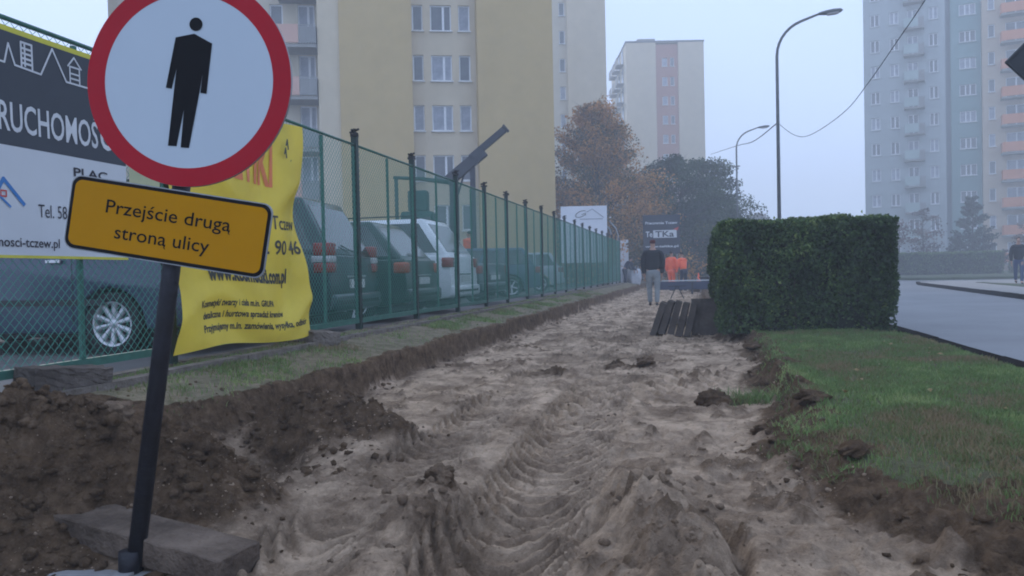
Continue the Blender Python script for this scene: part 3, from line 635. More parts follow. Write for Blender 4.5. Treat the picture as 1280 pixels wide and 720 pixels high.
def car(label, cat, loc, rz, pm, L=4.3, Wd=1.76, H=1.46, belt=.92, wr=.32, rx=.85, fx=3.45, rt=.45, rg=.12, kind='estate', lamp='red', spokes=5, rails=False, group='cars parked behind the fence'):
    t = thing('parked_car', label, cat, loc, rz, group); hw = Wd/2
    hood = belt-.06; ar = wr+.065
    low = [(.04, .30), (0.0, .40), (-.01, .62), (.03, belt)] if kind != 'sedan' else [(.05, .3), (0, .4), (0, .62), (.05, belt+.02)]
    cowl = L-1.25
    top = [(cowl, belt), (L-.55, hood-.04), (L-.12, hood-.17), (L, .55), (L-.03, .28)]
    arf = [p for p in arc(fx, ar, 12, wr*.92) if p[1] > .2]; arr = [p for p in arc(rx, ar, 12, wr*.92) if p[1] > .2]
    poly = low+top+[(fx+ar, .24)]+arf+[(fx-ar, .22), (rx+ar, .22)]+arr+[(rx-ar, .26)]
    bm = bmesh.new(); N = 5; cols = []
    # cross-body rings so that the flanks bulge
    prof = [(-1, 0), (-.985, .0), (.985, .0), (1, 0)]
    vs = {}
    def wy(z): return hw*(1-.035*abs((z-.6)/.4)**2) if z < belt-.03 else hw*.955
    A_ = [bm.verts.new((x, -wy(z), z)) for x, z in poly]; B_ = [bm.verts.new((x, wy(z), z)) for x, z in poly]
    bm.faces.new(A_); bm.faces.new(B_[::-1])
    for i in range(len(poly)): bm.faces.new((A_[i], B_[i], B_[(i+1) % len(poly)], A_[(i+1) % len(poly)]))
    bmesh.ops.recalc_face_normals(bm, faces=bm.faces); me = bpy.data.meshes.new('body'); bm.to_mesh(me); bm.free(); me.materials.append(pm)
    o = bpy.data.objects.new('body', me); link(o, t); md = o.modifiers.new('bevel', 'BEVEL'); md.width = .035; md.segments = 3; md.limit_method = 'ANGLE'; md.angle_limit = R(28); me.shade_smooth()
    # greenhouse
    xr0 = rg if kind != 'sedan' else .85; xr1 = rt if kind != 'sedan' else 1.45; xf0 = cowl+.12; xf1 = cowl-.55; zt = H-.02
    b0, b1 = hw*.93, hw*.76; zb = belt-.03
    q = [(xr0, -b0, zb), (xf0, -b0, zb), (xf0, b0, zb), (xr0, b0, zb), (xr1, -b1, zt), (xf1, -b1, zt), (xf1, b1, zt), (xr1, b1, zt)]
    b = MB().add(q, [(0, 3, 2, 1), (4, 5, 6, 7), (0, 1, 5, 4), (2, 3, 7, 6), (0, 4, 7, 3), (1, 2, 6, 5)])
    b.build('roof', pm, t, True, .05, 3)
    def P(u, w, side):      # point on a side of the cabin, u along, w up
        x0_, x1_ = xr0+(xr1-xr0)*w, xf0+(xf1-xf0)*w; return Vector((x0_+(x1_-x0_)*u, side*(b0+(b1-b0)*w+.006), zb+(zt-zb)*w))
    for s_ in (-1, 1):
        cuts = [(.05, .30), (.33, .61), (.64, .955)] if kind != 'sedan' else [(.12, .46), (.50, .93)]
        for ua, ub in cuts:
            b = MB(); vs = [P(ua, .12, s_), P(ub, .12, s_), P(ub-.01, .88, s_), P(ua+.01, .88, s_)]
            vs += [v-Vector((0, s_*.012, 0)) for v in vs]; b.add(vs, [(0, 1, 2, 3), (0, 4, 5, 1), (1, 5, 6, 2), (2, 6, 7, 3), (3, 7, 4, 0)]).build('side_window', M_glass, t)
        MB().box(rx+.05, fx-.45, s_*(hw+.003)-.006, s_*(hw+.003)+.006, .50, .56).build('side_trim', M_trim, t)
        for hx in ((rx+.55), (rx+1.55)): MB().box(hx, hx+.17, s_*(hw*.985+.012)-.012, s_*(hw*.985+.012)+.012, belt-.16, belt-.125).build('door_handle', M_chrome if spokes == 10 else pm, t, bevel=.005)
        for dx in (rx+.42, rx+1.45, rx+2.4): MB().box(dx-.003, dx+.003, s_*(hw+.0005)-.003, s_*(hw+.0005)+.003, .32, belt-.06).build('door_seam', M_trim, t)
        MB().box(cowl-.28, cowl-.06, s_*(hw+.08)-.09, s_*(hw+.08)+.07, belt+.02, belt+.16).build('door_mirror', pm, t, True, .03)
        if rails: MB().tube([(xr1+.1, s_*b1*.93, H-.01), (xr1+.25, s_*b1*.93, H+.035), (xf1-.25, s_*b1*.93, H+.035), (xf1-.1, s_*b1*.93, H-.01)], .014, 6).build('roof_rail', M_trim, t)
        # head and tail lamps
        MB().box(L-.34, L-.03, s_*(hw*.72)-.17, s_*(hw*.72)+.17, hood-.26, hood-.14).build('headlight', M_lampw, t, True, .03)
        ya, yb_ = sorted((s_*(hw-.20), s_*(hw+.006)))
        if lamp == 'tall':
            MB().box(-.012, .20, ya, yb_, belt-.02, belt+.13).build('tail_lamp', M_lampr, t, True, .015)
            MB().box(-.014, .22, ya, yb_, belt-.10, belt-.023).build('tail_lamp', M_lampw, t, True, .01)
            MB().box(-.012, .20, ya, yb_, belt-.22, belt-.103).build('tail_lamp', M_lampr, t, True, .015)
        elif lamp == 'wide':
            MB().box(-.018, .20, ya+(.0 if s_ < 0 else -.02), yb_+(.02 if s_ < 0 else 0), belt-.22, belt-.05).build('tail_lamp', M_lampo, t, True, .03)
        else:
            MB().box(-.018, .17, ya, yb_, belt-.22, belt-.04).build('tail_lamp', M_lampr if lamp == 'red' else M_lampo, t, True, .02)
        for wx in (rx, fx): wheel(t, wx, s_*(hw-.13), wr, -1 if s_ < 0 else 1, spokes)
    def Q(u, w, end):
        xa, xb = (xr0, xr1) if end == 0 else (xf0, xf1); d = -.008 if end == 0 else .008
        return Vector((xa+(xb-xa)*w+d, (b0+(b1-b0)*w)*u, zb+(zt-zb)*w))
    for e_, nm in ((0, 'rear_window'), (1, 'windscreen')):
        vs = [Q(-.86, .13, e_), Q(.86, .13, e_), Q(.86, .87, e_), Q(-.86, .87, e_)]; dd = Vector((.012 if e_ == 0 else -.012, 0, 0)); vs += [v+dd for v in vs]
        MB().add(vs, [(0, 1, 2, 3), (0, 4, 5, 1), (1, 5, 6, 2), (2, 6, 7, 3), (3, 7, 4, 0)]).build(nm, M_glass, t)
    MB().box(-.07, .12, -hw*.97, hw*.97, .32, .52).build('rear_bumper', pm, t, True, .04)
    MB().box(-.078, -.06, -hw*.8, hw*.8, .40, .44).build('bumper_strip', M_trim, t)
    MB().box(L-.14, L+.05, -hw*.95, hw*.95, .26, .5).build('front_bumper', pm, t, True, .04)
    MB().box(-.035, -.012, -.26, .26, .585, .695).build('number_plate', M_plate, t)
    MB().box(-.026, -.008, -.34, .34, .72, .745).build('tailgate_trim', M_chrome, t)
    if kind != 'sedan': MB().tube([Q(0, .1, 0)+Vector((-.02, 0, 0)), Q(.4, .2, 0)+Vector((-.02, 0, 0))], .008, 5).build('wiper', M_black, t)
    MB().box(.3, L-.3, -hw*.78, hw*.78, .17, .25).build('underbody', M_black, t)
    return t
PI = math.pi
car('dark blue grey car low behind the white banner, its bright ten-spoke rear wheel showing', 'car', (-4.62, 7.60, .27), PI, paint('blue grey paint', (.030, .048, .082)), L=4.6, Wd=1.82, H=1.70, belt=1.08, wr=.315, rx=.93, fx=3.7, spokes=10, lamp='red', rails=True)
car('dark teal people carrier with stacked red and white tail lamps beside the yellow banner', 'car', (-4.22, 9.48, .27), PI+R(5), paint('dark teal paint', (.012, .028, .034)), L=4.5, Wd=1.80, H=1.72, belt=1.0, wr=.32, rx=.9, fx=3.5, rt=.42, rg=.02, lamp='tall')
car('dark green estate car with wide orange tail lamps beside the silver estate', 'estate car', (-4.3, 12.30, .27), PI+R(2), paint('bottle green paint', (.009, .028, .025)), L=4.5, Wd=1.76, H=1.60, belt=.98, wr=.32, rt=.62, rg=.06, lamp='wide')
car('silver estate car with roof rails and red tail lamps', 'estate car', (-4.35, 14.85, .27), PI, paint('silver paint', (.80, .82, .84)), L=4.7, Wd=1.80, H=1.80, belt=1.08, wr=.32, rt=.58, rg=.05, lamp='red', rails=True)
car('dark saloon with bright window trim right of the silver estate', 'car', (-4.7, 18.6, .27), PI+R(-10), paint('dark slate paint', (.04, .05, .062)), L=4.5, Wd=1.76, H=1.45, belt=.95, kind='sedan')
car('blue grey hatchback far along the fence with its wheel near the mesh', 'hatchback', (-4.8, 24.0, .27), PI+R(22), paint('steel blue paint', (.06, .10, .14)), L=4.0, Wd=1.70, H=1.50, belt=.95, fx=3.2)
car('pale grey car farthest along the fence below the white board', 'car', (-5.0, 30.5, .27), PI+R(10), paint('pale grey paint', (.40, .42, .44)), L=4.2, Wd=1.74, H=1.5, belt=.95)

# ---------------------------------------------------------------- buildings
M_win = mat('window frame white', (.78, .79, .80), .5); M_sill = mat('white sill', (.80, .80, .80), .5)
M_pane = glassmat('window pane', (.10, .115, .13), .15); M_curt = mat('pane with net curtain', (.36, .38, .42), .5, (.22, .24, .28), 3)
def bmat(n, c, **k): return mat(n, c, .9, tuple(v*.9 for v in c), .9, bump=.12, bscale=30, dirt=.16, detail=7, **k)
def facade(parent, name, m, x0, x1, z0, z1, y, ops, depth=.18):
    xs_ = sorted({x0, x1, *[o[0] for o in ops], *[o[1] for o in ops]}); zs_ = sorted({z0, z1, *[o[2] for o in ops], *[o[3] for o in ops]})
    b = MB()
    for xa, xb in zip(xs_[:-1], xs_[1:]):
        for za, zb in zip(zs_[:-1], zs_[1:]):
            cx, cz = (xa+xb)/2, (za+zb)/2
            if any(o[0] < cx < o[1] and o[2] < cz < o[3] for o in ops): continue
            b.add([(xa, y, za), (xb, y, za), (xb, y, zb), (xa, y, zb)], [(0, 1, 2, 3)])
    for (xa, xb, za, zb) in ops:
        v = [(xa, y, za), (xb, y, za), (xb, y, zb), (xa, y, zb)]; w = [(a, y+depth, c) for a, _, c in v]
        b.add(v+w, [(0, 1, 5, 4), (1, 2, 6, 5), (2, 3, 7, 6), (3, 0, 4, 7)])
    return b.build(name, m, parent, fix=False)
WM = {}
def window(parent, xa, xb, za, zb, y, lights=2, depth=.18, curtain=None):
    w, h = round(xb-xa, 3), round(zb-za, 3); key = (w, h, lights)
    if key not in WM:
        fw_ = .07; b = MB(); b.box(0, w, 0, .06, 0, fw_).box(0, w, 0, .06, h-fw_, h).box(0, fw_, 0, .06, fw_, h-fw_).box(w-fw_, w, 0, .06, fw_, h-fw_)
        cuts = {1: [], 2: [.5], 3: [.36, .64], 21: [.62]}[lights]
        for c in cuts: b.box(w*c-.06, w*c+.06, 0, .06, fw_, h-fw_)
        me_ = b.mesh('frame'); me_.materials.append(M_win)
        s_ = MB().box(-.06, w+.06, -depth-.10, .0, -.07, -.015).mesh('sill'); s_.materials.append(M_sill)
        pns = []
        for mm in (M_pane, M_curt):
            p = MB().box(fw_*.5, w-fw_*.5, .03, .04, fw_*.5, h-fw_*.5).mesh('pane'); p.materials.append(mm); pns.append(p)
        WM[key] = (me_, s_, pns)
    me_, s_, pns = WM[key]
    o = bpy.data.objects.new('window', me_); link(o, parent); o.location = (xa, y+depth-.06, za)
    p = bpy.data.objects.new('pane', pns[1 if (random.random() < .35 if curtain is None else curtain) else 0]); link(p, o)
    s2_ = bpy.data.objects.new('sill', s_); link(s2_, o)
    return o
def shell(parent, name, m, x0, x1, z1, y0, y1):        # sides, back and top behind a facade
    b = MB(); v = [(x0, y0, 0), (x0, y1, 0), (x1, y1, 0), (x1, y0, 0)]; t_ = [(a, c, z1) for a, c, _ in v]
    b.add(v+t_, [(0, 4, 5, 1), (1, 5, 6, 2), (2, 6, 7, 3), (4, 7, 6, 5)]); return b.build(name, m, parent, fix=False)
def balcony(parent, x0, x1, z, y, d, pm, split=None, pm2=None, slabm=None):
    s_ = MB().box(x0, x1, y-d, y-.002, z-.16, z).build('balcony_slab', slabm or M_slab, parent)
    a = x1 if split is None else split
    MB().box(x0+.03, a-.01, y-d+.01, y-d+.06, z+.08, z+1.05).box(x0+.03, x0+.08, y-d+.062, y-.01, z+.08, z+1.05).build('balcony_panel', pm, s_)
    if split is not None:
        b = MB(); n_ = 6
        for i in range(n_+1):
            xx = a+.03+(x1-.08-a)*i/n_; b.box(xx-.018, xx+.018, y-d+.02, y-d+.05, z, z+1.0)
        b.box(a, x1-.02, y-d+.015, y-d+.055, z+1.0, z+1.05); b.box(a+.02, x1-.04, y-d+.055, y-d+.065, z+.1, z+.95); b.build('balcony_rail', pm2, s_)
        MB().box(x1-.07, x1-.03, y-d+.06, y-.01, z+.08, z+1.05).build('balcony_side', pm2, s_)
    else: MB().box(x1-.08, x1-.03, y-d+.062, y-.01, z+.08, z+1.05).build('balcony_side', pm, s_)
M_slab = bmat('balcony concrete', (.26, .25, .23)); M_roof = mat('roof felt', (.12, .12, .12), .9)
och = bmat('ochre render', (.52, .375, .17)); cream = bmat('cream render', (.60, .50, .35)); cream2 = bmat('grey cream render', (.55, .48, .36)); pink = bmat('pink balcony panel', (.58, .36, .28)); greyp = bmat('grey balcony panel', (.30, .30, .29))
# near left block
B = thing('apartment_block', 'nearest tall ochre and cream apartment block with white windows behind the parked cars', 'apartment block', (-12.97, 41.87, 0), R(20))
HH = 31.2; K = 11; sc = lambda k_: .69+2.76*k_
facade(B, 'cream_wall', cream2, -17.4, -6.89, 0, HH, 1.3, [(xa, xb, sc(k_)+dz, sc(k_)+1.42) for k_ in range(K) for xa, xb, dz in ((-15.9, -14.6, 0), (-12.6, -11.3, 0), (-9.55, -8.85, 0), (-8.05, -7.15, -.62))])
for k_ in range(K):
    window(B, -15.9, -14.6, sc(k_), sc(k_)+1.42, 1.3, 2); window(B, -12.6, -11.3, sc(k_), sc(k_)+1.42, 1.3, 2); window(B, -9.55, -8.85, sc(k_), sc(k_)+1.42, 1.3, 1); window(B, -8.05, -7.15, sc(k_)-.62, sc(k_)+1.42, 1.3, 21, curtain=True)
    balcony(B, -9.0, -6.93, 2.15+2.76*k_-2.76+.16, 1.3, 1.5, pink, -7.85, greyp)
facade(B, 'corner_wall', cream, -6.89, -5.75, 0, HH, -.0, [])
MB().add([(-6.89, 0, 0), (-6.89, 1.3, 0), (-6.89, 1.3, HH), (-6.89, 0, HH)], [(0, 3, 2, 1)]).build('corner_return', cream, B, fix=False)
facade(B, 'ochre_wall', och, -5.75, -1.91, 0, HH, -.12, [])
MB().add([(-5.75, -.12, 0), (-5.75, 0, 0), (-5.75, 0, HH), (-5.75, -.12, HH)], [(0, 3, 2, 1)]).build('corner_return', och, B, fix=False)
ops = [(xa, xb, sc(k_), sc(k_)+1.42) for k_ in range(K) for xa, xb in ((-1.86, -1.27), (-.86, .30), (.69, 1.33))]
facade(B, 'window_wall', cream, -1.91, 1.63, 0, HH, .9, ops)
for i, (xa, xb, za, zb) in enumerate(ops): window(B, xa, xb, za, zb, .9, (1, 21, 1)[i % 3])
for xx, ya in ((-1.91, .9), (1.63, .9)): MB().add([(xx, -.12, 0), (xx, ya, 0), (xx, ya, HH), (xx, -.12, HH)], [(0, 1, 2, 3)]).build('return_wall', och, B, fix=False)
facade(B, 'ochre_wall', och, 1.63, 5.8, 0, HH, -.12, [])
shell(B, 'side_wall', cream2, -17.4, 5.8, HH, -.1, 12); MB().box(-17.5, 5.9, -.2, 12.1, HH+.003, HH+.3).build('roof', M_roof, B)
# second block, just right of it and farther
B = thing('apartment_block', 'pale cream apartment block behind the ochre one with one column of small windows', 'apartment block', (-13.15, 81.14, 0), R(13))
ops = [(.0, .58, 1.6+2.85*k_, 2.95+2.85*k_) for k_ in range(11)]
facade(B, 'window_wall', cream2, -8, .79, 0, 33, .5, ops)
for o_ in ops: window(B, *o_, .5, 1)
facade(B, 'cream_wall', cream, .79, 4.72, 0, 33, 0, []); MB().add([(.79, 0, 0), (.79, .5, 0), (.79, .5, 33), (.79, 0, 33)], [(0, 3, 2, 1)]).build('return_wall', cream, B, fix=False)
shell(B, 'side_wall', cream, -8, 4.72, 33, .01, 14); MB().box(-8.1, 4.8, 0, 14, 33.003, 33.3).build('roof', M_roof, B)
# far block with the red strip
redw = bmat('red brown render', (.40, .19, .13))
B = thing('apartment_block', 'farthest hazy tower block with a red brown window strip between cream walls', 'apartment block', (-9.64, 117.86, 0), R(13))
ops = [(5.55, 6.35, 2.7+2.8*k_, 3.95+2.8*k_) for k_ in range(11)]+[(6.75, 7.35, 2.7+2.8*k_, 3.95+2.8*k_) for k_ in range(11)]
facade(B, 'red_wall', redw, 4.61, 7.88, 0, 33.9, .35, ops)
for i, o_ in enumerate(ops): window(B, *o_, .35, 1, curtain=(i < 11))
facade(B, 'cream_wall', cream, .29, 4.61, 0, 34.1, 0, []); facade(B, 'cream_wall', cream, 7.88, 11.61, 0, 34.1, 0, [])
for xx in (4.61, 7.88): MB().add([(xx, 0, 0), (xx, .35, 0), (xx, .35, 34), (xx, 0, 34)], [(0, 1, 2, 3)]).build('return_wall', cream, B, fix=False)
shell(B, 'side_wall', cream2, .29, 11.61, 34.1, 0.01, 17); MB().box(.2, 11.7, -.05, 17, 34.103, 34.35).build('roof', M_roof, B)
MB().box(2.0, 4.6, .4, 4, 34.353, 34.75).build('roof_vent', M_slab, B)
for k_ in range(12):
    for y_ in (2.6, 6.2, 9.8):
        z_ = .9+2.8*k_; s_ = MB().box(-.75, .288, y_, y_+2.4, z_-.15, z_).build('balcony_slab', M_slab, B)
        MB().box(-.74, -.68, y_+.02, y_+2.38, z_+.05, z_+1.0).build('balcony_panel', greyp, s_)
        MB().box(.22, .286, y_+.3, y_+1.9, z_+.1, z_+2.2).build('window', M_pane, B)
# right hand slab
teal = bmat('teal render', (.20, .31, .30)); bgrey = bmat('blue grey render', (.36, .40, .40)); pg = bmat('pale green balcony panel', (.36, .44, .42)); beige = bmat('beige render', (.48, .39, .29)); orng = bmat('orange balcony panel', (.60, .24, .12)); dgrey = bmat('dark grey blue render', (.26, .31, .33))
B = thing('apartment_block', 'tall hazy grey and teal tower block with stacked balconies at the right', 'apartment block', (18.9, 94.65, 0), R(-12.8))
s8 = lambda k_: 1.8+2.8*k_-2.8*0
cols = ((.14, 1.02), (2.04, 2.9), (5.81, 6.64)); K = 11
ops = [(xa, xb, s8(k_), s8(k_)+1.3) for k_ in range(K) for xa, xb in cols]+[(3.75, 4.75, s8(k_)-.75, s8(k_)+1.3) for k_ in range(K)]
facade(B, 'grey_wall', bgrey, -.58, 7.31, 0, 33.5, 0, ops)
for o_ in ops: window(B, *o_, 0, 2, .18)
for k_ in range(K): balcony(B, 3.35, 5.35, s8(k_)-.85, 0, 1.1, pg, 4.75, greyp)
facade(B, 'dark_wall', dgrey, 7.31, 7.83, 0, 33.5, 1.2, [])
MB().add([(7.31, 0, 0), (7.31, 1.2, 0), (7.31, 1.2, 33.5), (7.31, 0, 33.5)], [(0, 1, 2, 3)]).build('return_wall', dgrey, B, fix=False)
ops = [(8.64, 10.17, s8(k_)+.1, s8(k_)+1.25) for k_ in range(K)]
facade(B, 'teal_wall', teal, 7.83, 10.6, 0, 33.5, .6, ops)
MB().add([(7.83, .6, 0), (7.83, 1.2, 0), (7.83, 1.2, 33.5), (7.83, .6, 33.5)], [(0, 3, 2, 1)]).build('return_wall', teal, B, fix=False)
for o_ in ops: window(B, *o_, .6, 3, .18)
shell(B, 'side_wall', bgrey, -.58, 10.6, 33.5, 0.01, 12); MB().box(-.7, 10.6, -.05, 12, 33.503, 33.8).build('roof', M_roof, B)
B = thing('apartment_block', 'hazy beige tower block with orange balconies at the right edge', 'apartment block', (29.26, 92.30, 0), R(-12.8))
ops = [(.55, 1.15, s8(k_), s8(k_)+1.3) for k_ in range(K)]+[(2.1, 3.9, s8(k_)-.75, s8(k_)+1.3) for k_ in range(K)]+[(5.2, 6.2, s8(k_), s8(k_)+1.3) for k_ in range(K)]
facade(B, 'beige_wall', beige, 0.003, 12, 0, 33.5, -.4, ops)
for i, o_ in enumerate(ops): window(B, *o_, -.4, 1 if i < K else 2)
for k_ in range(K): balcony(B, 1.6, 4.3, s8(k_)-.85, -.4, 1.2, orng)
shell(B, 'side_wall', beige, 0.003, 12, 33.5, -.39, 12); MB().box(0, 12.1, -.45, 12, 33.503, 33.8).build('roof', M_roof, B)

# ---------------------------------------------------------------- foliage and trees
M_bark = mat('bark', (.075, .06, .048), .95, (.04, .032, .026), 9, .8, 25)
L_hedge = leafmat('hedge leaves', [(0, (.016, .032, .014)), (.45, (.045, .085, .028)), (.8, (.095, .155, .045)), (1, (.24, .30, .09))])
L_aut = leafmat('autumn leaves', [(0, (.06, .065, .03)), (.25, (.13, .11, .04)), (.38, (.34, .17, .05)), (.8, (.56, .26, .07)), (1, (.62, .36, .11))])
L_green = leafmat('green leaves', [(0, (.022, .042, .024)), (.6, (.055, .09, .04)), (.9, (.10, .13, .05)), (1, (.20, .18, .06))])
L_dark = leafmat('dark leaves', [(0, (.015, .028, .02)), (.8, (.035, .055, .035)), (1, (.07, .08, .05))])
L_red = leafmat('reddish leaves', [(0, (.06, .035, .03)), (.7, (.13, .07, .055)), (1, (.2, .12, .08))])
def tree(name, label, loc, h, w, lm, nclump=90, per=90, leaf=.17, base=.22, shape='oval', group=None, seed=0, cat='tree', tips=True, spread=.42, trunk_r=None):
    rs = np.random.default_rng(seed+100); rnd = random.Random(seed)
    t = thing(name, label, cat, loc, rnd.random()*6, group); tr = trunk_r or h*.018
    top = h*.93; b = MB(); pts = []; x = y = 0
    for i in range(8):
        z = top*i/7; pts.append((x, y, z)); x += rnd.uniform(-1, 1)*h*.012; y += rnd.uniform(-1, 1)*h*.012
    b.tube(pts, [tr*(1-.88*i/7) for i in range(8)], 9); b.build('trunk', M_bark, t, True)
    cs = []; b = MB()
    def rad(v): # crown radius at relative height
        if shape == 'cone': return (1-v)**.85*.97+.03
        if shape == 'column': return .8*math.sqrt(max(0, 1-(2*v-1)**4))+.05
        return math.sqrt(max(0.0, 1-(2*v-.75)**2/1.6))*.95+.05
    dirs = []; sz = []
    for i in range(nclump):
        v = rnd.random()**(1.25 if shape == 'cone' else .85); a = i*2.39996+rnd.uniform(-.5, .5); q_ = .30+.70*math.sqrt(rnd.random())
        rr_ = rad(v)*w/2*q_*(1+.18*math.sin(a*3+seed)+.14*math.sin(v*13+seed+a)); k_ = (.45+.55*rad(v))
        z = h*base+h*(1-base)*v*.97; c = (math.cos(a)*rr_, math.sin(a)*rr_, z); cs.append(c); dirs.append((math.cos(a)*.9, math.sin(a)*.9, .55 if shape == 'cone' else .10)); sz.append(k_)
        zs_ = max(h*base*.5, z-rr_*(1.0 if shape == 'cone' else .6)); f_ = min(.98, zs_/top); i0 = min(6, int(f_*7)); p0 = pts[i0]
        m_ = ((p0[0]+c[0])*.5+rnd.uniform(-.1, .1), (p0[1]+c[1])*.5+rnd.uniform(-.1, .1), (zs_+z)*.5+rr_*.10)
        e_ = (c[0]*1.12, c[1]*1.12, c[2]+w*.03)
        b.tube([(p0[0], p0[1], zs_), m_, c, e_], [tr*.26*(1-f_*.6), tr*.14, tr*.06, tr*.02], 5, False)
        for _k in range(3):
            d_ = (c[0]+rnd.uniform(-1, 1)*w*.09, c[1]+rnd.uniform(-1, 1)*w*.09, c[2]+rnd.uniform(-.3, 1)*w*.07); b.tube([m_, d_], [tr*.07, tr*.015], 3, False)
    b.build('limbs', M_bark, t, True, fix=False)
    cs = np.array(cs); dirs = np.array(dirs); sz = np.array(sz); n = nclump*per; ci = rs.integers(0, nclump, n)
    # each clump is a spray of leaves drawn out along its limb, bounded so that no leaf floats loose
    u = rs.normal(size=(n, 3)); u /= np.linalg.norm(u, axis=1)[:, None]; u *= (rs.random(n)**.42)[:, None]
    cl_s = rs.uniform(.6, 1.2, nclump)*w*.125*(spread/.42)*sz
    along = u[:, 0]*1.7; P_ = cs[ci]+(dirs[ci]*along[:, None]+np.stack([-dirs[ci][:, 1]*u[:, 1], dirs[ci][:, 0]*u[:, 1], u[:, 2]*.60-(u[:, 0]**2)*.35], 1))*cl_s[ci][:, None]
    ctint = rs.random(nclump); ctint = np.clip(ctint*.75+.25*np.sin(cs[:, 2]*2.1+cs[:, 0])*.5+.05, 0, .95); tint = np.clip(ctint[ci]+rs.normal(0, .10, n), 0, 1)
    leaves('crown', P_, rs.uniform(.6, 1.3, n)*leaf, lm, t, tint, droop=.4, aspect=.75)
    return t
tree('autumn_tree', 'orange brown autumn tree beside the fence end, in front of the cream towers', (-6.1, 50.5, .1), 11.5, 12.6, L_aut, 320, 230, .155, .03, 'cone', seed=3, spread=.40)
tree('green_tree', 'broad green tree right of the autumn tree with drooping right edge', (-.8, 55, .1), 8.5, 8.4, L_green, 210, 220, .15, .06, 'oval', seed=5, spread=.42)
tree('green_tree', 'lower green tree leaning over the path behind the lamp posts', (1.2, 60, .1), 6.6, 5.0, L_green, 100, 200, .15, .05, 'oval', seed=8, spread=.45)
tree('autumn_tree', 'small yellowing tree left of the dark board', (-3.9, 57, .1), 5.6, 4.2, L_aut, 80, 200, .14, .05, 'oval', seed=9)
tree('dark_tree', 'dark bushy tree behind the workers in orange', (.6, 75, .1), 6.5, 8, L_dark, 100, 150, .2, .05, 'oval', seed=10)
tree('dark_tree', 'dark tree mass behind the black board', (-3.5, 68, .1), 6.5, 7, L_dark, 100, 150, .2, .05, 'oval', seed=11)
tree('autumn_tree', 'low brown tree behind the fence, left of the orange autumn tree', (-9.9, 50, .1), 4.6, 3.6, L_aut, 60, 150, .14, .06, 'oval', seed=12)
tree('conifer', 'dark tree in front of the beige and teal towers', (22.3, 73, .1), 6.6, 4.4, L_dark, 80, 140, .17, .08, 'cone', seed=13)
for i, (x, y, h, w) in enumerate(((13.5, 74, 4.0, 4.2), (16.6, 75, 4.8, 3.6), (19.4, 76, 5.8, 3.2), (10.6, 78, 3.4, 4.0), (26.3, 72, 4.2, 3.6))):
    tree('bare_tree', ('thin reddish shrub tree left of the far hedge end', 'thin reddish shrub tree above the middle of the far hedge', 'taller reddish shrub tree beside the dark conifer', 'low reddish shrub just right of the big hedge top', 'reddish shrub right of the dark conifer, behind the walking man')[i], (x, y, .1), h, w, L_red, 40, 22, .2, .2, 'oval', 'reddish shrub trees before the towers', seed=20+i, spread=.6)
for i, (x, y) in enumerate(((5.5, 130), (9.5, 135))): tree('far_tree', ('misty far tree top left above the big hedge', 'misty far tree top right above the big hedge')[i], (x, y, 0), 9+i, 7, L_red, 50, 40, .35, .2, 'oval', seed=40+i)
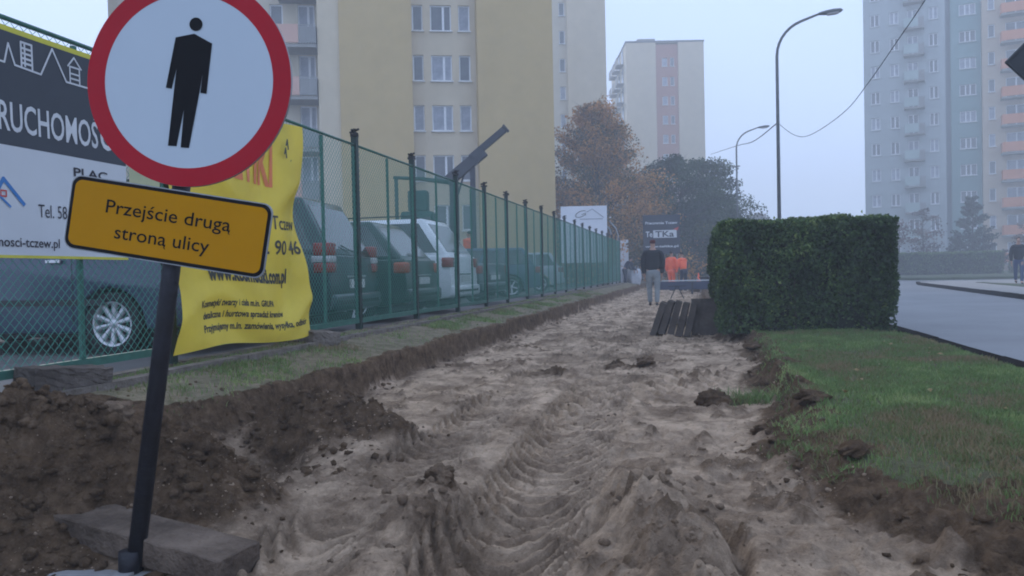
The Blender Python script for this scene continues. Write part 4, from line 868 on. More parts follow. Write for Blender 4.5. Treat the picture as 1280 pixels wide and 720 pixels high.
def hedge(label, x0, x1, y0, y1, z0, z1, n, leaf, lm, name='clipped_hedge', amp=.05):
    t = thing(name, label, 'hedge', ((x0+x1)/2, (y0+y1)/2, z0)); w, d, h = (x1-x0)/2, (y1-y0)/2, z1-z0
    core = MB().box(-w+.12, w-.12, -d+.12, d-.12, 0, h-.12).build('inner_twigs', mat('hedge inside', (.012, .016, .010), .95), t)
    b = MB()
    for i in range(int(w*2/.28)*2):
        xx = random.uniform(-w+.1, w-.1); b.tube([(xx, -d+random.uniform(.05, .4), 0), (xx+random.uniform(-.1, .1), -d+.1, h*.6)], [.014, .006], 5, False)
    b.build('stems', M_bark, t, fix=False)
    A = [2*w*h, 2*w*h*.4, 2*d*h, 2*d*h, 4*w*d]; tot = sum(A); out_ = []; nn = []
    for k_, a_ in enumerate(A):
        m_ = int(n*a_/tot); u, v = rng.uniform(-1, 1, m_), rng.uniform(0, 1, m_); dep_ = np.abs(rng.normal(0, .05, m_))
        if k_ < 2: y_ = (-d if k_ == 0 else d); p = np.stack([u*w, np.full(m_, y_)+np.sign(-y_)*dep_, v*h], 1); nr = np.array([0, np.sign(y_), 0])
        elif k_ < 4: x_ = (-w if k_ == 2 else w); p = np.stack([np.full(m_, x_)+np.sign(-x_)*dep_, u*d, v*h], 1); nr = np.array([np.sign(x_), 0, 0])
        else: p = np.stack([u*w, rng.uniform(-1, 1, m_)*d, h-dep_], 1); nr = np.array([0, 0, 1.])
        bulge = amp*fbm(p[:, 0]*2.2+p[:, 1]*1.3+5, p[:, 2]*2.3+p[:, 1], 7+k_)+amp*.5*fbm(p[:, 0]*7+p[:, 1]*5, p[:, 2]*7, 9+k_)
        low_ = np.clip(1-p[:, 2]/h*3, 0, 1)
        p = p+nr*(bulge-.05*low_)[:, None]
        if k_ < 4: # rounded shoulders
            s_ = np.clip((p[:, 2]/h-.9)/.1, 0, 1)**2*.05; p = p-nr*s_[:, None]
        out_.append(p); nn.append(np.tile(nr, (m_, 1)))
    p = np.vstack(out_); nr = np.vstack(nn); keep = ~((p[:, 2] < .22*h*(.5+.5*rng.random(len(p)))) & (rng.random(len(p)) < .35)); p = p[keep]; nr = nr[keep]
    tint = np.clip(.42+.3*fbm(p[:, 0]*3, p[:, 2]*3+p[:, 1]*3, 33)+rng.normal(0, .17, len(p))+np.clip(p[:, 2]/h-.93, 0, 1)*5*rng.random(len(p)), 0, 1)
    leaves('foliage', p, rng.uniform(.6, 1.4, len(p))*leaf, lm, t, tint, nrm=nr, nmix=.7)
    # stray shoots on top
    m_ = int(w*2*90); q = np.stack([rng.uniform(-w, w, m_), rng.uniform(-d, d, m_), h+np.abs(rng.normal(0, .035, m_))], 1)
    leaves('new_shoots', q, leaf*1.1, lm, t, np.clip(rng.normal(.85, .12, m_), 0, 1), droop=-1.5)
    return t
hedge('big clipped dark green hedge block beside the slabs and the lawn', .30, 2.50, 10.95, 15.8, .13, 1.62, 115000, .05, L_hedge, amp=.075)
hedge('long low clipped hedge far across the road before the reddish shrubs', 13.8, 22.3, 66, 68, .2, 1.85, 16000, .12, L_hedge, amp=.1)
hedge('low dark hedge at the far right behind the walking man', 23.6, 34, 67.5, 69, .2, 1.3, 9000, .13, L_hedge, amp=.1)

# ---------------------------------------------------------------- grass
def blades(name, label, area, n, dens, h, w, lm, lean=.6, parent=None):
    x = rng.uniform(area[0], area[1], n); y = rng.uniform(area[2]**.5, area[3]**.5, n)**2
    k_ = rng.random(n) < dens(x, y); x, y = x[k_], y[k_]; n = len(x); z = height(x, y)
    hh_ = h*rng.uniform(.45, 1.3, n)*(1+.3*fbm(x*3, y*3, 5)); a = rng.uniform(0, 2*PI, n); la = rng.uniform(0, 2*PI, n); ln = rng.uniform(0, lean, n)*hh_*1.6
    ww = w*(1+y*.05); base = np.stack([x, y, z-.004], 1); side = np.stack([np.cos(a), np.sin(a), 0*a], 1)*(ww/2)[:, None]
    tip = base+np.stack([np.cos(la)*ln, np.sin(la)*ln, hh_], 1); mid = base+np.stack([np.cos(la)*ln*.3, np.sin(la)*ln*.3, hh_*.6], 1)
    P_ = np.stack([base-side, base+side, mid+side*.7, tip, mid-side*.7], 1)
    V_ = P_.reshape(-1, 3); i5 = np.arange(n)*5; F_ = np.concatenate([np.stack([i5, i5+1, i5+2, i5+4], 1)], 0); F2 = np.stack([i5+4, i5+2, i5+3, i5+3], 1)
    T_ = np.repeat(np.clip(.45+.55*fbm(x*1.7, y*1.7, 77)+.25*fbm(x*7, y*6, 76)+rng.normal(0, .2, n), 0, 1), 5)
    # quads for the lower half, triangles for the tip
    tri = np.concatenate([np.stack([i5, i5+1, i5+2], 1), np.stack([i5, i5+2, i5+4], 1), np.stack([i5+4, i5+2, i5+3], 1)])
    o = npmesh(name, V_, tri, lm, parent, T_); tag(o, label, 'grass', kind='stuff'); return o
L_grass = leafmat('lawn blades', [(0, (.27, .20, .11)), (.26, (.15, .18, .065)), (.7, (.155, .255, .078)), (1, (.30, .35, .13))], trans=.3)
def dl(x, y):
    d = ss(0, .25, x-redge(y)-.12)*ss(2.7, 3.9, y+.5*fbm(x*1.6, y*2, 78)+.25*fbm(x*6, y*6, 79))
    return np.clip(d*(.75+.9*fbm(x*2.5, y*2.2, 80)+.4*fbm(x*8, y*7, 81)), 0.22, 1)*np.clip(d*3, 0, 1)*np.where(x < 2.495, 1, 0)+.05*ss(3.3, 4.5, y)*ss(.1, .3, x-redge(y))
blades('lawn_grass', 'short green lawn grass between the dug path and the road kerb', (.5, 2.50, 2.9, 12.2), 230000, dl, .036, .0048, L_grass)
blades('sparse_grass', 'thin trampled grass on the narrow strip below the fence', (-3.62, -2.8, 3.6, 26), 60000, lambda x, y: ss(.04, .3, ledge(y)-x)*np.clip(fbm(x*2.2, y*1.3, 90)*1.7+.30, .04, 1)*ss(3.6, 4.4, y), .034, .005, L_grass)
blades('edge_tufts', 'ragged tufts of grass hanging along the torn lawn edge', (.2, 1.0, 3.6, 12), 30000, lambda x, y: np.exp(-((x-redge(y)-.1)/.07)**2)*np.clip(.4+fbm(x*3, y*3, 92), 0, 1), .04, .005, L_grass, 1.2)
# ---------------------------------------------------------------- loose soil
def ico():
    bm = bmesh.new(); bmesh.ops.create_icosphere(bm, subdivisions=2, radius=1); v = np.array([v.co[:] for v in bm.verts]); f = np.array([[q.index for q in f_.verts] for f_ in bm.faces]); bm.free()
    bm = bmesh.new(); bmesh.ops.create_icosphere(bm, subdivisions=1, radius=1); v1 = np.array([v.co[:] for v in bm.verts]); f1_ = np.array([[q.index for q in f_.verts] for f_ in bm.faces]); bm.free()
    return (v, f), (v1, f1_)
ICO2, ICO1 = ico()
def clods(name, label, xy, size, soil, hi=False, sink=.25):
    (v, f) = ICO2 if hi else ICO1; n = len(xy); z = height(xy[:, 0], xy[:, 1]); sz = size
    nv = len(v); q = np.tile(v, (n, 1, 1)); 
    ph = rng.uniform(0, 50, (n, 1)); dsp = 1+.33*fbm(q[..., 0]*1.6+ph, q[..., 1]*1.6+q[..., 2]*1.3+ph, 3, 3)
    q = q*(dsp+rng.normal(0, .13, dsp.shape))[..., None]*rng.uniform(.6, 1.25, (n, 1, 3))*sz[:, None, None]; q[..., 2] *= .75
    a = rng.uniform(0, 6.3, n); c, s_ = np.cos(a)[:, None], np.sin(a)[:, None]; x_ = q[..., 0]*c-q[..., 1]*s_; y_ = q[..., 0]*s_+q[..., 1]*c; q[..., 0] = x_; q[..., 1] = y_
    q += np.stack([xy[:, 0], xy[:, 1], z+sz*(.5-sink)], 1)[:, None, :]
    F_ = (np.tile(f, (n, 1, 1))+np.arange(n)[:, None, None]*nv).reshape(-1, 3)
    o = npmesh(name, q.reshape(-1, 3), F_, M_earth, None, np.repeat(np.broadcast_to(soil, (n,)), nv), False, 'soil'); return tag(o, label, 'soil', kind='stuff')
def pick(n, area, dens):
    x = rng.uniform(area[0], area[1], n); y = rng.uniform(area[2]**.5, area[3]**.5, n)**2; k_ = rng.random(n) < dens(x, y); return np.stack([x[k_], y[k_]], 1)
p = pick(16000, (-3.7, -1.4, 1.6, 5.2), lambda x, y: np.clip(g(x, y, -2.95, 2.75, .65, .65)+g(x, y, -2.4, 3.05, .45, .42)+g(x, y, -3.4, 2.2, .7, .9)+g(x, y, -2.3, 4.5, .42, .42)+.08*g(x, y, -2, 3.5, .4, .7), 0, 1)*.45)
clods('heap_crumbs', 'dark crumbs and clods of dug soil on the heaps at left', p, .008+.028*rng.random(len(p))**4, .95)
p = pick(16000, (-2.75, .7, 1.8, 14), lambda x, y: .03+.5*(fbm(x*2, y*1.6, 55) > .3)); clods('path_crumbs', 'small crumbs of earth scattered over the sandy path', p, (.003+.011*rng.random(len(p))**4)*(1+p[:, 1]*.05), rng.choice([0, .1, .3, .8], len(p)), sink=.45)
p = pick(11000, (-2.6, .6, 1.8, 6.0), lambda x, y: .5+.5*(fbm(x*3, y*3, 57) > 0)); clods('sand_grit', 'fine sandy grit and pellets strewn over the near path', p, .002+.006*rng.random(len(p))**3, rng.choice([0, 0, .1, .5], len(p)), sink=.4)
p = pick(7000, (.0, 2.5, 1.8, 12), lambda x, y: np.clip(np.exp(-((x-redge(y)-.03)/.12)**2)*.5+ss(3.5, 2.6, y)*ss(0, .2, x-redge(y))*.45, 0, 1)); clods('edge_crumbs', 'dark soil crumbs along the torn right bank', p, .007+.022*rng.random(len(p))**3, 1.)
p = pick(5000, (-3.0, -2.2, 4.0, 22), lambda x, y: np.exp(-((x-ledge(y)-.05)/.10)**2)*.25*(fbm(y*1.1, x, 59) > 0)); clods('bank_crumbs', 'soil crumbs fallen at the foot of the left bank', p, (.006+.02*rng.random(len(p))**3)*(1+p[:, 1]*.03), .9)
p = pick(900, (-1.5, .3, 2.2, 3.9), lambda x, y: np.clip(g(x, y, -1.05, 3.05, .25, .45)+.4*np.exp(-((x+.1)/.3)**2), 0, 1)*.7); clods('mound_crumbs', 'crumbs on the pushed up mounds in the foreground', p, .007+.02*rng.random(len(p))**3, .6)
def lump(name, label, x, y, r, sc3, soil, rz=0, seed=0, cat='clod', m=None):
    v, f = ICO2; 
    bm = bmesh.new(); bmesh.ops.create_icosphere(bm, subdivisions=4, radius=1); v = np.array([q.co[:] for q in bm.verts]); f = np.array([[q.index for q in f_.verts] for f_ in bm.faces]); bm.free()
    d = 1+.5*fbm(v[:, 0]*1.5+seed, v[:, 1]*1.5+v[:, 2]*1.2+seed, 3, 5)+.22*rid(v[:, 0]*4+seed, v[:, 1]*4+v[:, 2]*4, 4, 3)-.1
    q = v*d[:, None]*np.array(sc3)*r; o = npmesh(name, q, f, m or M_earth, None, np.full(len(v), soil), True, 'soil'); o.location = (x, y, hz(x, y)+r*sc3[2]*.22); o.rotation_euler = (0, 0, rz); return tag(o, label, cat)
lump('turf_clod', 'torn dark turf clod with a raised nose lying at the lawn edge', .12, 6.05, .10, (1.25, .8, .75), 1., .2, 4)
t2 = lump('turf_clod', 'flat grassy turf strip trailing right of the raised clod', .38, 6.15, .10, (1.8, .7, .35), 1., .1, 9)
def tufts(x, y, rx_, ry_, n): 
    return lambda X, Y: g(X, Y, x, y, rx_, ry_)
blades('clod_grass', 'grass blades growing on the torn turf strip at the lawn edge', (.1, .75, 5.8, 6.5), 4000, tufts(.40, 6.15, .2, .12, 1), .075, .005, L_grass, 1.0)
lump('soil_clod', 'dark block of soil broken from the bank, below the turf clod', .42, 4.95, .075, (1.5, 1, .7), 1., .3, 14)
lump('soil_clod', 'second dark soil block nearer than the other on the right bank', .47, 4.55, .07, (1.6, 1, .5), 1., -.2, 17)
lump('soil_clod', 'brown pointed clod standing on the left foreground mound', -1.13, 3.42, .05, (1.2, .9, .8), .7, .3, 21)
lump('soil_clod', 'brown clod sitting alone mid path left of the slab stack', -1.40, 7.6, .08, (1.5, 1, .55), .8, .3, 25)
lump('soil_clod', 'rough clod in the middle of the path, left of its twin', -.80, 8.25, .075, (1.7, 1, .4), .8, .3, 27)
lump('soil_clod', 'rough clod in the middle of the path, right of its twin', -.52, 8.2, .075, (1.5, 1, .5), .8, .9, 29)
lump('soil_clod', 'pale brown clod on the near slope of the left heap', -2.62, 3.15, .085, (1.3, 1, .6), .55, .9, 31)
for i, (x, y, r_, q, lb) in enumerate(((.78, 7.4, .07, (1.5, 1, .6), 'dark turf lump on the torn bank, farther than the raised clod'), (.70, 5.3, .08, (1.6, .9, .5), 'dark turf lump on the torn bank, nearer than the raised clod'), (.72, 3.95, .07, (1.7, 1, .5), 'turf lump on the bank at the near lawn corner'), (.62, 9.6, .08, (1.6, 1, .5), 'turf lump on the bank just in front of the hedge'))):
    lump('turf_clod', lb, x, y, r_, q, 1., i*.7, 60+i)
# leaves on the lawn
M_fl = mat('fallen leaf', (.34, .24, .12), .8, (.24, .15, .06), 30); lm_ = MB().add([(-.03, 0, 0), (0, .018, .007), (.035, 0, .002), (0, -.018, .009)], [(0, 1, 2, 3)]).mesh('fallen_leaf'); lm_.materials.append(M_fl)
for i in range(40):
    x, y = random.uniform(.75, 2.45), random.uniform(4.2, 10.5)
    if x < redge(np.array([y]))[0]+.1: continue
    o = bpy.data.objects.new('fallen_leaf', lm_); link(o); o.location = (x, y, hz(x, y)+.028); o.rotation_euler = (random.uniform(-.4, .4), random.uniform(-.4, .4), random.uniform(0, 6)); o.scale = [random.uniform(.45, 1.1)]*3
    tag(o, 'small dry pale leaf lying on the green lawn', 'leaf', 'dry leaves on the lawn')

# ---------------------------------------------------------------- slab stack by the hedge
for i in range(5):
    x = -.66+i*.125; lean = R(19-i*1.5)
    o = stone('paving_slab', ('leftmost leaning slab of the row standing on edge beside the hedge', 'second leaning slab from the left in the row beside the hedge', 'middle leaning slab of the row beside the hedge', 'fourth leaning slab from the left in the row beside the hedge', 'rightmost leaning slab, touching the upright slab')[i], 'paving slab', .095, .5, .52, (x+.5*math.sin(lean)/2+.02, 12.5+random.uniform(-.04, .04), .275+hz(x, 12.3)), R(random.uniform(-3, 3)), M_cdark, (0, lean), 'slabs stood on edge beside the hedge', 40+i, .006)
stone('paving_slab', 'square dark slab standing upright face on, right of the leaning slabs', 'paving slab', .52, .12, .55, (.19, 12.4, .28), R(3), M_cdark, (R(-3), 0), 'slabs stood on edge beside the hedge', 50, .005)
stone('paving_slab', 'slab lying flat behind the standing slabs, seen over their tops', 'paving slab', .9, .7, .10, (-.1, 14.6, .10), R(12), M_conc, (0, 0), None, 51, .008)

# ---------------------------------------------------------------- street lamps and cables
M_lpole = mat('lamp post grey', (.16, .17, .17), .6, (.11, .115, .12), 6)
def lamp(label, x, y, h, ln=1.75):
    t = thing('street_lamp', label, 'street lamp', (x, y, .13), 0, 'street lamps along the road kerb'); h -= .13
    MB().tube([(0, 0, 0), (0, 0, 1.2), (0, 0, 1.25)], [.085, .085, .06], 14).build('base', M_lpole, t, True)
    pts = [(0, 0, 1.25), (0, 0, h-1.15)]+[(.95*(1-math.cos(a)), 0, h-1.15+.98*math.sin(a)) for a in [R(q) for q in range(12, 80, 10)]]+[(ln-.62, 0, h-.06)]
    MB().tube(pts, [.055, .042]+[.038]*(len(pts)-3)+[.032], 12).build('pole', M_lpole, t, True)
    hd = bpy.data.objects.new('lamp_head', None); link(hd, t); hd.location = (ln-.62, 0, h-.055); hd.rotation_euler = (0, R(-5), 0)
    MB().lathe([(.0001, -.02), (.055, 0), (.10, .18), (.115, .40), (.09, .58), (.0001, .66)], 14, Matrix.Rotation(R(-90), 4, 'Z') @ Matrix.Diagonal((1, 1, .62, 1))).build('housing', M_lpole, hd, True)
    MB().lathe([(.0001, .17), (.08, .24), (.09, .40), (.07, .52), (.0001, .56)], 14, Matrix.Translation((0, 0, -.045)) @ Matrix.Rotation(R(-90), 4, 'Z') @ Matrix.Diagonal((1, 1, .6, 1))).build('lamp_glass', M_lampw, hd, True)
    return t
lamp('nearest and tallest curved grey street lamp rising behind the big hedge', 2.35, 24, 8.15)
lamp('second curved street lamp, half the height of the nearest in view', 2.30, 46, 8.75)
lamp('third and smallest street lamp, just left of the second one', 1.8, 66, 9.1)
M_cable = mat('black cable', (.02, .02, .022), .6)
def smoothc(p, n=8):
    p = [Vector(q) for q in p]; o = []
    for i in range(len(p)-1):
        a, b_, c, d = p[max(i-1, 0)], p[i], p[i+1], p[min(i+2, len(p)-1)]
        for k_ in range(n):
            t = k_/n; o.append(.5*((2*b_)+(-a+c)*t+(2*a-5*b_+4*c-d)*t*t+(-a+3*b_-3*c+d)*t**3))
    o.append(p[-1]); return o
tag(MB().tube(smoothc([(2.36, 24, 5.1), (2.60, 22.4, 4.50), (2.82, 21, 4.26), (3.08, 18, 4.22), (3.17, 16, 4.38), (3.22, 14, 4.60), (3.25, 12.5, 4.77), (3.29, 10, 5.15), (3.3, 7, 5.9)]), .0075, 6).build('hanging_cable', M_cable, fix=False), 'thin black cable sagging from the nearest lamp post up to the right', 'cable')
tag(MB().tube(smoothc([(2.34, 24, 5.12), (2.25, 32, 5.85), (2.1, 40, 6.9), (1.75, 52, 8.4), (1.2, 60, 9.3)]), .016, 6).build('hanging_cable', M_cable, fix=False), 'thin cable running from the nearest lamp post down left to the green tree', 'cable')

# ---------------------------------------------------------------- traffic sign seen from behind, right edge
t = thing('diamond_sign', 'dark back of a diamond road sign poking in at the right edge', 'road sign', (2.33, 5.66, .13), R(10), None)
MB().tube([(0, .035, 0), (0, .035, 2.75)], .03, 14).build('post', M_galv, t, True)
dm = [(0, 1.69), (.43, 2.12), (0, 2.55), (-.43, 2.12)]
MB().prism([(x*1, z) for x, z in dm], 0, -.003).build('sign_back', mat('sign back grey', (.045, .05, .055), .6, (.035, .038, .042), 8), t)
b = MB()
for a, c in zip(dm, dm[1:]+dm[:1]): b.tube([(a[0]*.985, -.008, 2.12+(a[1]-2.12)*.985), (c[0]*.985, -.008, 2.12+(c[1]-2.12)*.985)], .009, 5)
b.build('folded_edge', MATS['sign back grey'], t); MB().box(-.2, .2, -.02, -.0035, 2.1, 2.14).build('rail', M_galv, t)
t.rotation_euler = (0, 0, R(8)); 

# ---------------------------------------------------------------- people
def skin(nodes, edges, lvl=2):
    names = list(nodes); me = bpy.data.meshes.new('s'); me.from_pydata([nodes[n][0] for n in names], [(names.index(a), names.index(b_)) for a, b_ in edges], [])
    o = bpy.data.objects.new('s', me); COL.objects.link(o); md = o.modifiers.new('skin', 'SKIN'); md.use_smooth_shade = True
    for i, n in enumerate(names):
        r = nodes[n][1]; me.skin_vertices[0].data[i].radius = r if isinstance(r, tuple) else (r, r); me.skin_vertices[0].data[i].use_root = (i == 0)
    s_ = o.modifiers.new('sub', 'SUBSURF'); s_.levels = lvl; s_.render_levels = lvl
    dg = bpy.context.evaluated_depsgraph_get(); m2 = bpy.data.meshes.new_from_object(o.evaluated_get(dg)); bpy.data.objects.remove(o); m2.shade_smooth(); return m2
M_skin = mat('skin', (.42, .24, .17), .6); M_hair = mat('dark hair', (.03, .022, .016), .8); M_shoe = mat('dark shoes', (.025, .02, .018), .6)
def person(label, loc, rz, jacket, trousers, H=1.76, arms=((.10, .05), (.10, .05)), step=.18, legs=None, hat=None, hi=False, bend=0, bib=None):
    """faces local +y; arms: (outward, forward) of each hand; step: half stride"""
    t = thing('person', label, 'person', loc, rz); s = H/1.76
    S3 = lambda p: tuple(q*s for q in p)
    fwd = bend; sh = (0, fwd*.42, 1.43-abs(bend)*.22); hip = (0, -.02, .95)
    n = {'hip': (hip, (.12, .095)), 'belly': ((0, .01+fwd*.12, 1.12), (.115, .09)), 'chest': ((0, .01+fwd*.3, 1.32-abs(bend)*.1), (.145, .10)), 'neckb': (sh, (.075, .07)), 'neck': ((0, sh[1]+.015, sh[2]+.08), .05),
         'jaw': ((0, sh[1]+.035+bend*.05, sh[2]+.15), (.062, .07)), 'head': ((0, sh[1]+.02+bend*.05, sh[2]+.225), (.076, .092)), 'crown': ((0, sh[1]+.01+bend*.05, sh[2]+.29), (.055, .065)), 'nose': ((0, sh[1]+.128+bend*.05, sh[2]+.175), .012)}
    e = [('hip', 'belly'), ('belly', 'chest'), ('chest', 'neckb'), ('neckb', 'neck'), ('neck', 'jaw'), ('jaw', 'head'), ('head', 'crown'), ('head', 'nose')]
    J = {}; 
    for sd, (ao, af) in zip((-1, 1), arms):
        k_ = 'l' if sd < 0 else 'r'; shx = (sd*.19, sh[1], sh[2]-.03); hand = (sd*(.19+ao), sh[1]+af, sh[2]-.60 if af < .3 else sh[2]-.42); el_ = (sd*(.215+ao*.7), sh[1]-.04+af*.35, sh[2]-.32)
        J[k_] = (shx, el_, hand)
        n['sh'+k_] = (shx, .055); n['el'+k_] = (el_, .040); n['wr'+k_] = (hand, .028); n['pa'+k_] = ((hand[0], hand[1]+.01, hand[2]-.07), (.018, .036))
        e += [('neckb', 'sh'+k_), ('sh'+k_, 'el'+k_), ('el'+k_, 'wr'+k_), ('wr'+k_, 'pa'+k_)]
        for q, (dy, ln_) in enumerate(((-.027, .065), (-.009, .078), (.009, .074), (.027, .058))):
            f0 = (hand[0], hand[1]+.01+dy, hand[2]-.115); n[f'f{k_}{q}'] = (f0, .009); n[f'g{k_}{q}'] = ((f0[0]-sd*.012, f0[1]+.012, f0[2]-ln_*.55), .008); n[f'h{k_}{q}'] = ((f0[0]-sd*.035, f0[1]+.02, f0[2]-ln_), .007)
            e += [('pa'+k_, f'f{k_}{q}'), (f'f{k_}{q}', f'g{k_}{q}'), (f'g{k_}{q}', f'h{k_}{q}')]
        n['th'+k_] = ((hand[0]-sd*.01, hand[1]+.055, hand[2]-.06), .010); n['tj'+k_] = ((hand[0]-sd*.015, hand[1]+.075, hand[2]-.095), .008); e += [('wr'+k_, 'th'+k_), ('th'+k_, 'tj'+k_)]
    LG = {}
    for sd, st in ((-1, step), (1, -step)):
        k_ = 'l' if sd < 0 else 'r'; hp_ = (sd*.095, -.02, .92); kn = (sd*.09, st*.55+.03, .50); an = (sd*.078, st, .10+(.05 if st < -.1 else 0)); LG[k_] = (hp_, kn, an)
        n['hp'+k_] = (hp_, .085); n['kn'+k_] = (kn, .058); n['an'+k_] = (an, .040); n['to'+k_] = ((an[0], an[1]+.15, .04), .03)
        e += [('hip', 'hp'+k_), ('hp'+k_, 'kn'+k_), ('kn'+k_, 'an'+k_), ('an'+k_, 'to'+k_)]
    n = {k_: (S3(v[0]), v[1] if not isinstance(v[1], tuple) else v[1]) for k_, v in n.items()}
    me = skin(n, e, 2 if hi else 1); me.materials.append(M_skin); me.name = 'body'; link(bpy.data.objects.new('body', me), t)
    # jacket
    nj = {'w': ((0, 0, .84), (.19, .14)), 'b': ((0, .01+fwd*.12, 1.12), (.185, .135)), 'c': ((0, .01+fwd*.3, 1.33-abs(bend)*.1), (.215, .14)), 'n': ((0, sh[1], sh[2]+.0), (.12, .09)), 'k': ((0, sh[1]+.01, sh[2]+.06), (.07, .07))}; ej = [('w', 'b'), ('b', 'c'), ('c', 'n'), ('n', 'k')]
    for k_, (a_, b_, c_) in J.items():
        nj['s'+k_] = (a_, .085); nj['e'+k_] = (b_, .074); cc = tuple(b_[i]+(c_[i]-b_[i])*.93 for i in range(3)); nj['h'+k_] = (cc, .050); ej += [('n', 's'+k_), ('s'+k_, 'e'+k_), ('e'+k_, 'h'+k_)]
    me = skin({k_: (S3(v[0]), v[1]) for k_, v in nj.items()}, ej, 2); me.materials.append(jacket); me.name = 'jacket'; link(bpy.data.objects.new('jacket', me), t)
    nt_ = {'w': ((0, -.01, .98), (.155, .12)), 'h': ((0, -.015, .90), (.165, .125))}; et = [('w', 'h')]
    for k_, (a_, b_, c_) in LG.items():
        nt_['a'+k_] = ((a_[0], a_[1], a_[2]-.10), .095); nt_['b'+k_] = (b_, .072); nt_['c'+k_] = ((c_[0], c_[1], c_[2]-.02), .060); et += [('h', 'a'+k_), ('a'+k_, 'b'+k_), ('b'+k_, 'c'+k_)]
    me = skin({k_: (S3(v[0]), v[1]) for k_, v in nt_.items()}, et, 2); me.materials.append(trousers); me.name = 'trousers'; link(bpy.data.objects.new('trousers', me), t)
    for k_, (a_, b_, c_) in LG.items():
        z0 = c_[2]-.10; me = skin({'h': (S3((c_[0], c_[1]-.05, z0+.05)), (.042, .045)), 'm': (S3((c_[0], c_[1]+.05, z0+.05)), (.045, .042)), 't': (S3((c_[0], c_[1]+.17, z0+.035)), (.04, .03))}, [('h', 'm'), ('m', 't')], 1); me.materials.append(M_shoe); me.name = 'shoe'; link(bpy.data.objects.new('shoe', me), t)
    hy = sh[1]+bend*.05; hzz = sh[2]
    me = skin({'a': (S3((0, hy-.02, hzz+.20)), (.078, .075)), 'b': (S3((0, hy-.005, hzz+.27)), (.084, .094)), 'c': (S3((0, hy, hzz+.315)), (.05, .06))}, [('a', 'b'), ('b', 'c')], 2); me.materials.append(hat or M_hair); me.name = 'cap' if hat else 'hair'; link(bpy.data.objects.new(me.name, me), t)
    if bib is not None:
        me = skin({'w': (S3((0, 0, .93)), (.2, .15)), 'b': (S3((0, .01, 1.12)), (.2, .15)), 'c': (S3((0, .01, 1.34)), (.21, .145)), 'n': (S3((0, sh[1], 1.45)), (.12, .09))}, [('w', 'b'), ('b', 'c'), ('c', 'n')], 2); me.materials.append(bib); me.name = 'vest'; link(bpy.data.objects.new('vest', me), t)
    return t
navy = mat('black jacket', (.014, .016, .022), .85, (.009, .010, .014), 9, .4, 14); greyt = mat('light grey trousers', (.26, .28, .28), .9, (.2, .215, .22), 8, .4, 14); jeans = mat('blue jeans', (.05, .075, .15), .9); hiv = mat('orange work suit', (.95, .16, .06), .6, (.85, .12, .045), 5); hiv2 = mat('reflective tape', (.75, .45, .38), .4)
dredcap = mat('dark red cap', (.10, .02, .02), .9); dkb = mat('dark blue work clothes', (.02, .03, .055), .85)
pm_ = person('man in black jacket and pale grey trousers walking away along the dug path', (-1.14, 22.3, hz(-1.14, 22.3)+.01), R(3), navy, greyt, 1.84, ((.01, .03), (.01, .0)), .10, hat=dredcap, hi=True)
pm_.scale = (1.13, 1.05, 1)
person('worker in orange suit standing left of the other, beyond the walking man', (-1.02, 35.2, .08), R(-20), hiv, hiv, 1.74, ((.03, .05), (.03, .05)), .04)
person('worker in orange jacket and dark trousers standing right of the other orange worker', (-.50, 34.9, .08), R(40), hiv, dkb, 1.74, ((.05, .10), (.03, .35)), .05, bend=.25)
person('man in dark jacket and blue jeans walking on the footpath at the far right', (12.05, 34.2, .17), R(170), navy, jeans, 1.82, ((.03, .05), (.03, -.05)), .12)
person('worker in orange vest behind the fence between the silver estate and the saloon', (-7.3, 25.6, .75), R(60), hiv, dkb, 1.70, ((.03, .05), (.03, .05)), .05)
person('person in dark blue bending over white sacks near the fence end', (-3.55, 41.5, .25), R(-60), dkb, dkb, 1.6, ((.0, .35), (.0, .35)), .08, bend=.75)

# ---------------------------------------------------------------- works clutter at the path end
M_bag = mat('white woven sack', (.52, .53, .56), .7, (.40, .42, .45), 6, .6, 12)
def sack(label, loc, w, d, h, rz, seed):
    bm = bmesh.new(); bmesh.ops.create_cube(bm, size=1); bmesh.ops.subdivide_edges(bm, edges=bm.edges[:], cuts=6, use_grid_fill=True)
    for v in bm.verts:
        x, y, z = v.co; bul = 1+.28*(1-(2*z)**2)-.10*abs(z); nn_ = float(fbm(np.array([x*3+seed]), np.array([y*3+z*2]), seed)[0])*.05
        r = (abs(x*2)**3+abs(y*2)**3); f_ = 1/max(1, r)**(.16); v.co = Vector((x*bul*f_*w+nn_, y*bul*f_*d+nn_, (z+.5)*h+nn_))
    me = bpy.data.meshes.new('bag_body'); bm.to_mesh(me); bm.free(); me.shade_smooth(); me.materials.append(M_bag)
    t = thing('bulk_bag', label, 'sack', loc, rz); link(bpy.data.objects.new('bag_body', me), t)
    for sx in (-1, 1):
        for sy in (-1, 1): MB().tube([(sx*w*.42, sy*d*.42, h*.9), (sx*w*.3, sy*d*.3, h*1.18), (sx*w*.18, sy*d*.42, h*.92)], .02, 5).build('lifting_loop', M_bag, t)
sack('white bulk bag by the fence end, left of the bending person', (-4.0, 41.9, .22), .62, .6, .95, .2, 1)
sack('white bulk bag right of the bending person near the fence end', (-3.15, 42.3, .22), .52, .5, .85, .5, 2)
t = thing('notice_board', 'narrow plain white board upright beyond the fence end', 'board', (-3.95, 44.4, .2), R(8))
MB().box(-.36, .36, 0, .03, .95, 2.5).build('board', mat('white board', (.70, .71, .74), .5, (.64, .65, .68), 2), t, bevel=.004)
for x in (-.3, .3): MB().tube([(x, .06, 0), (x, .06, 2.4)], .025, 8).build('post', M_galv, t, True)
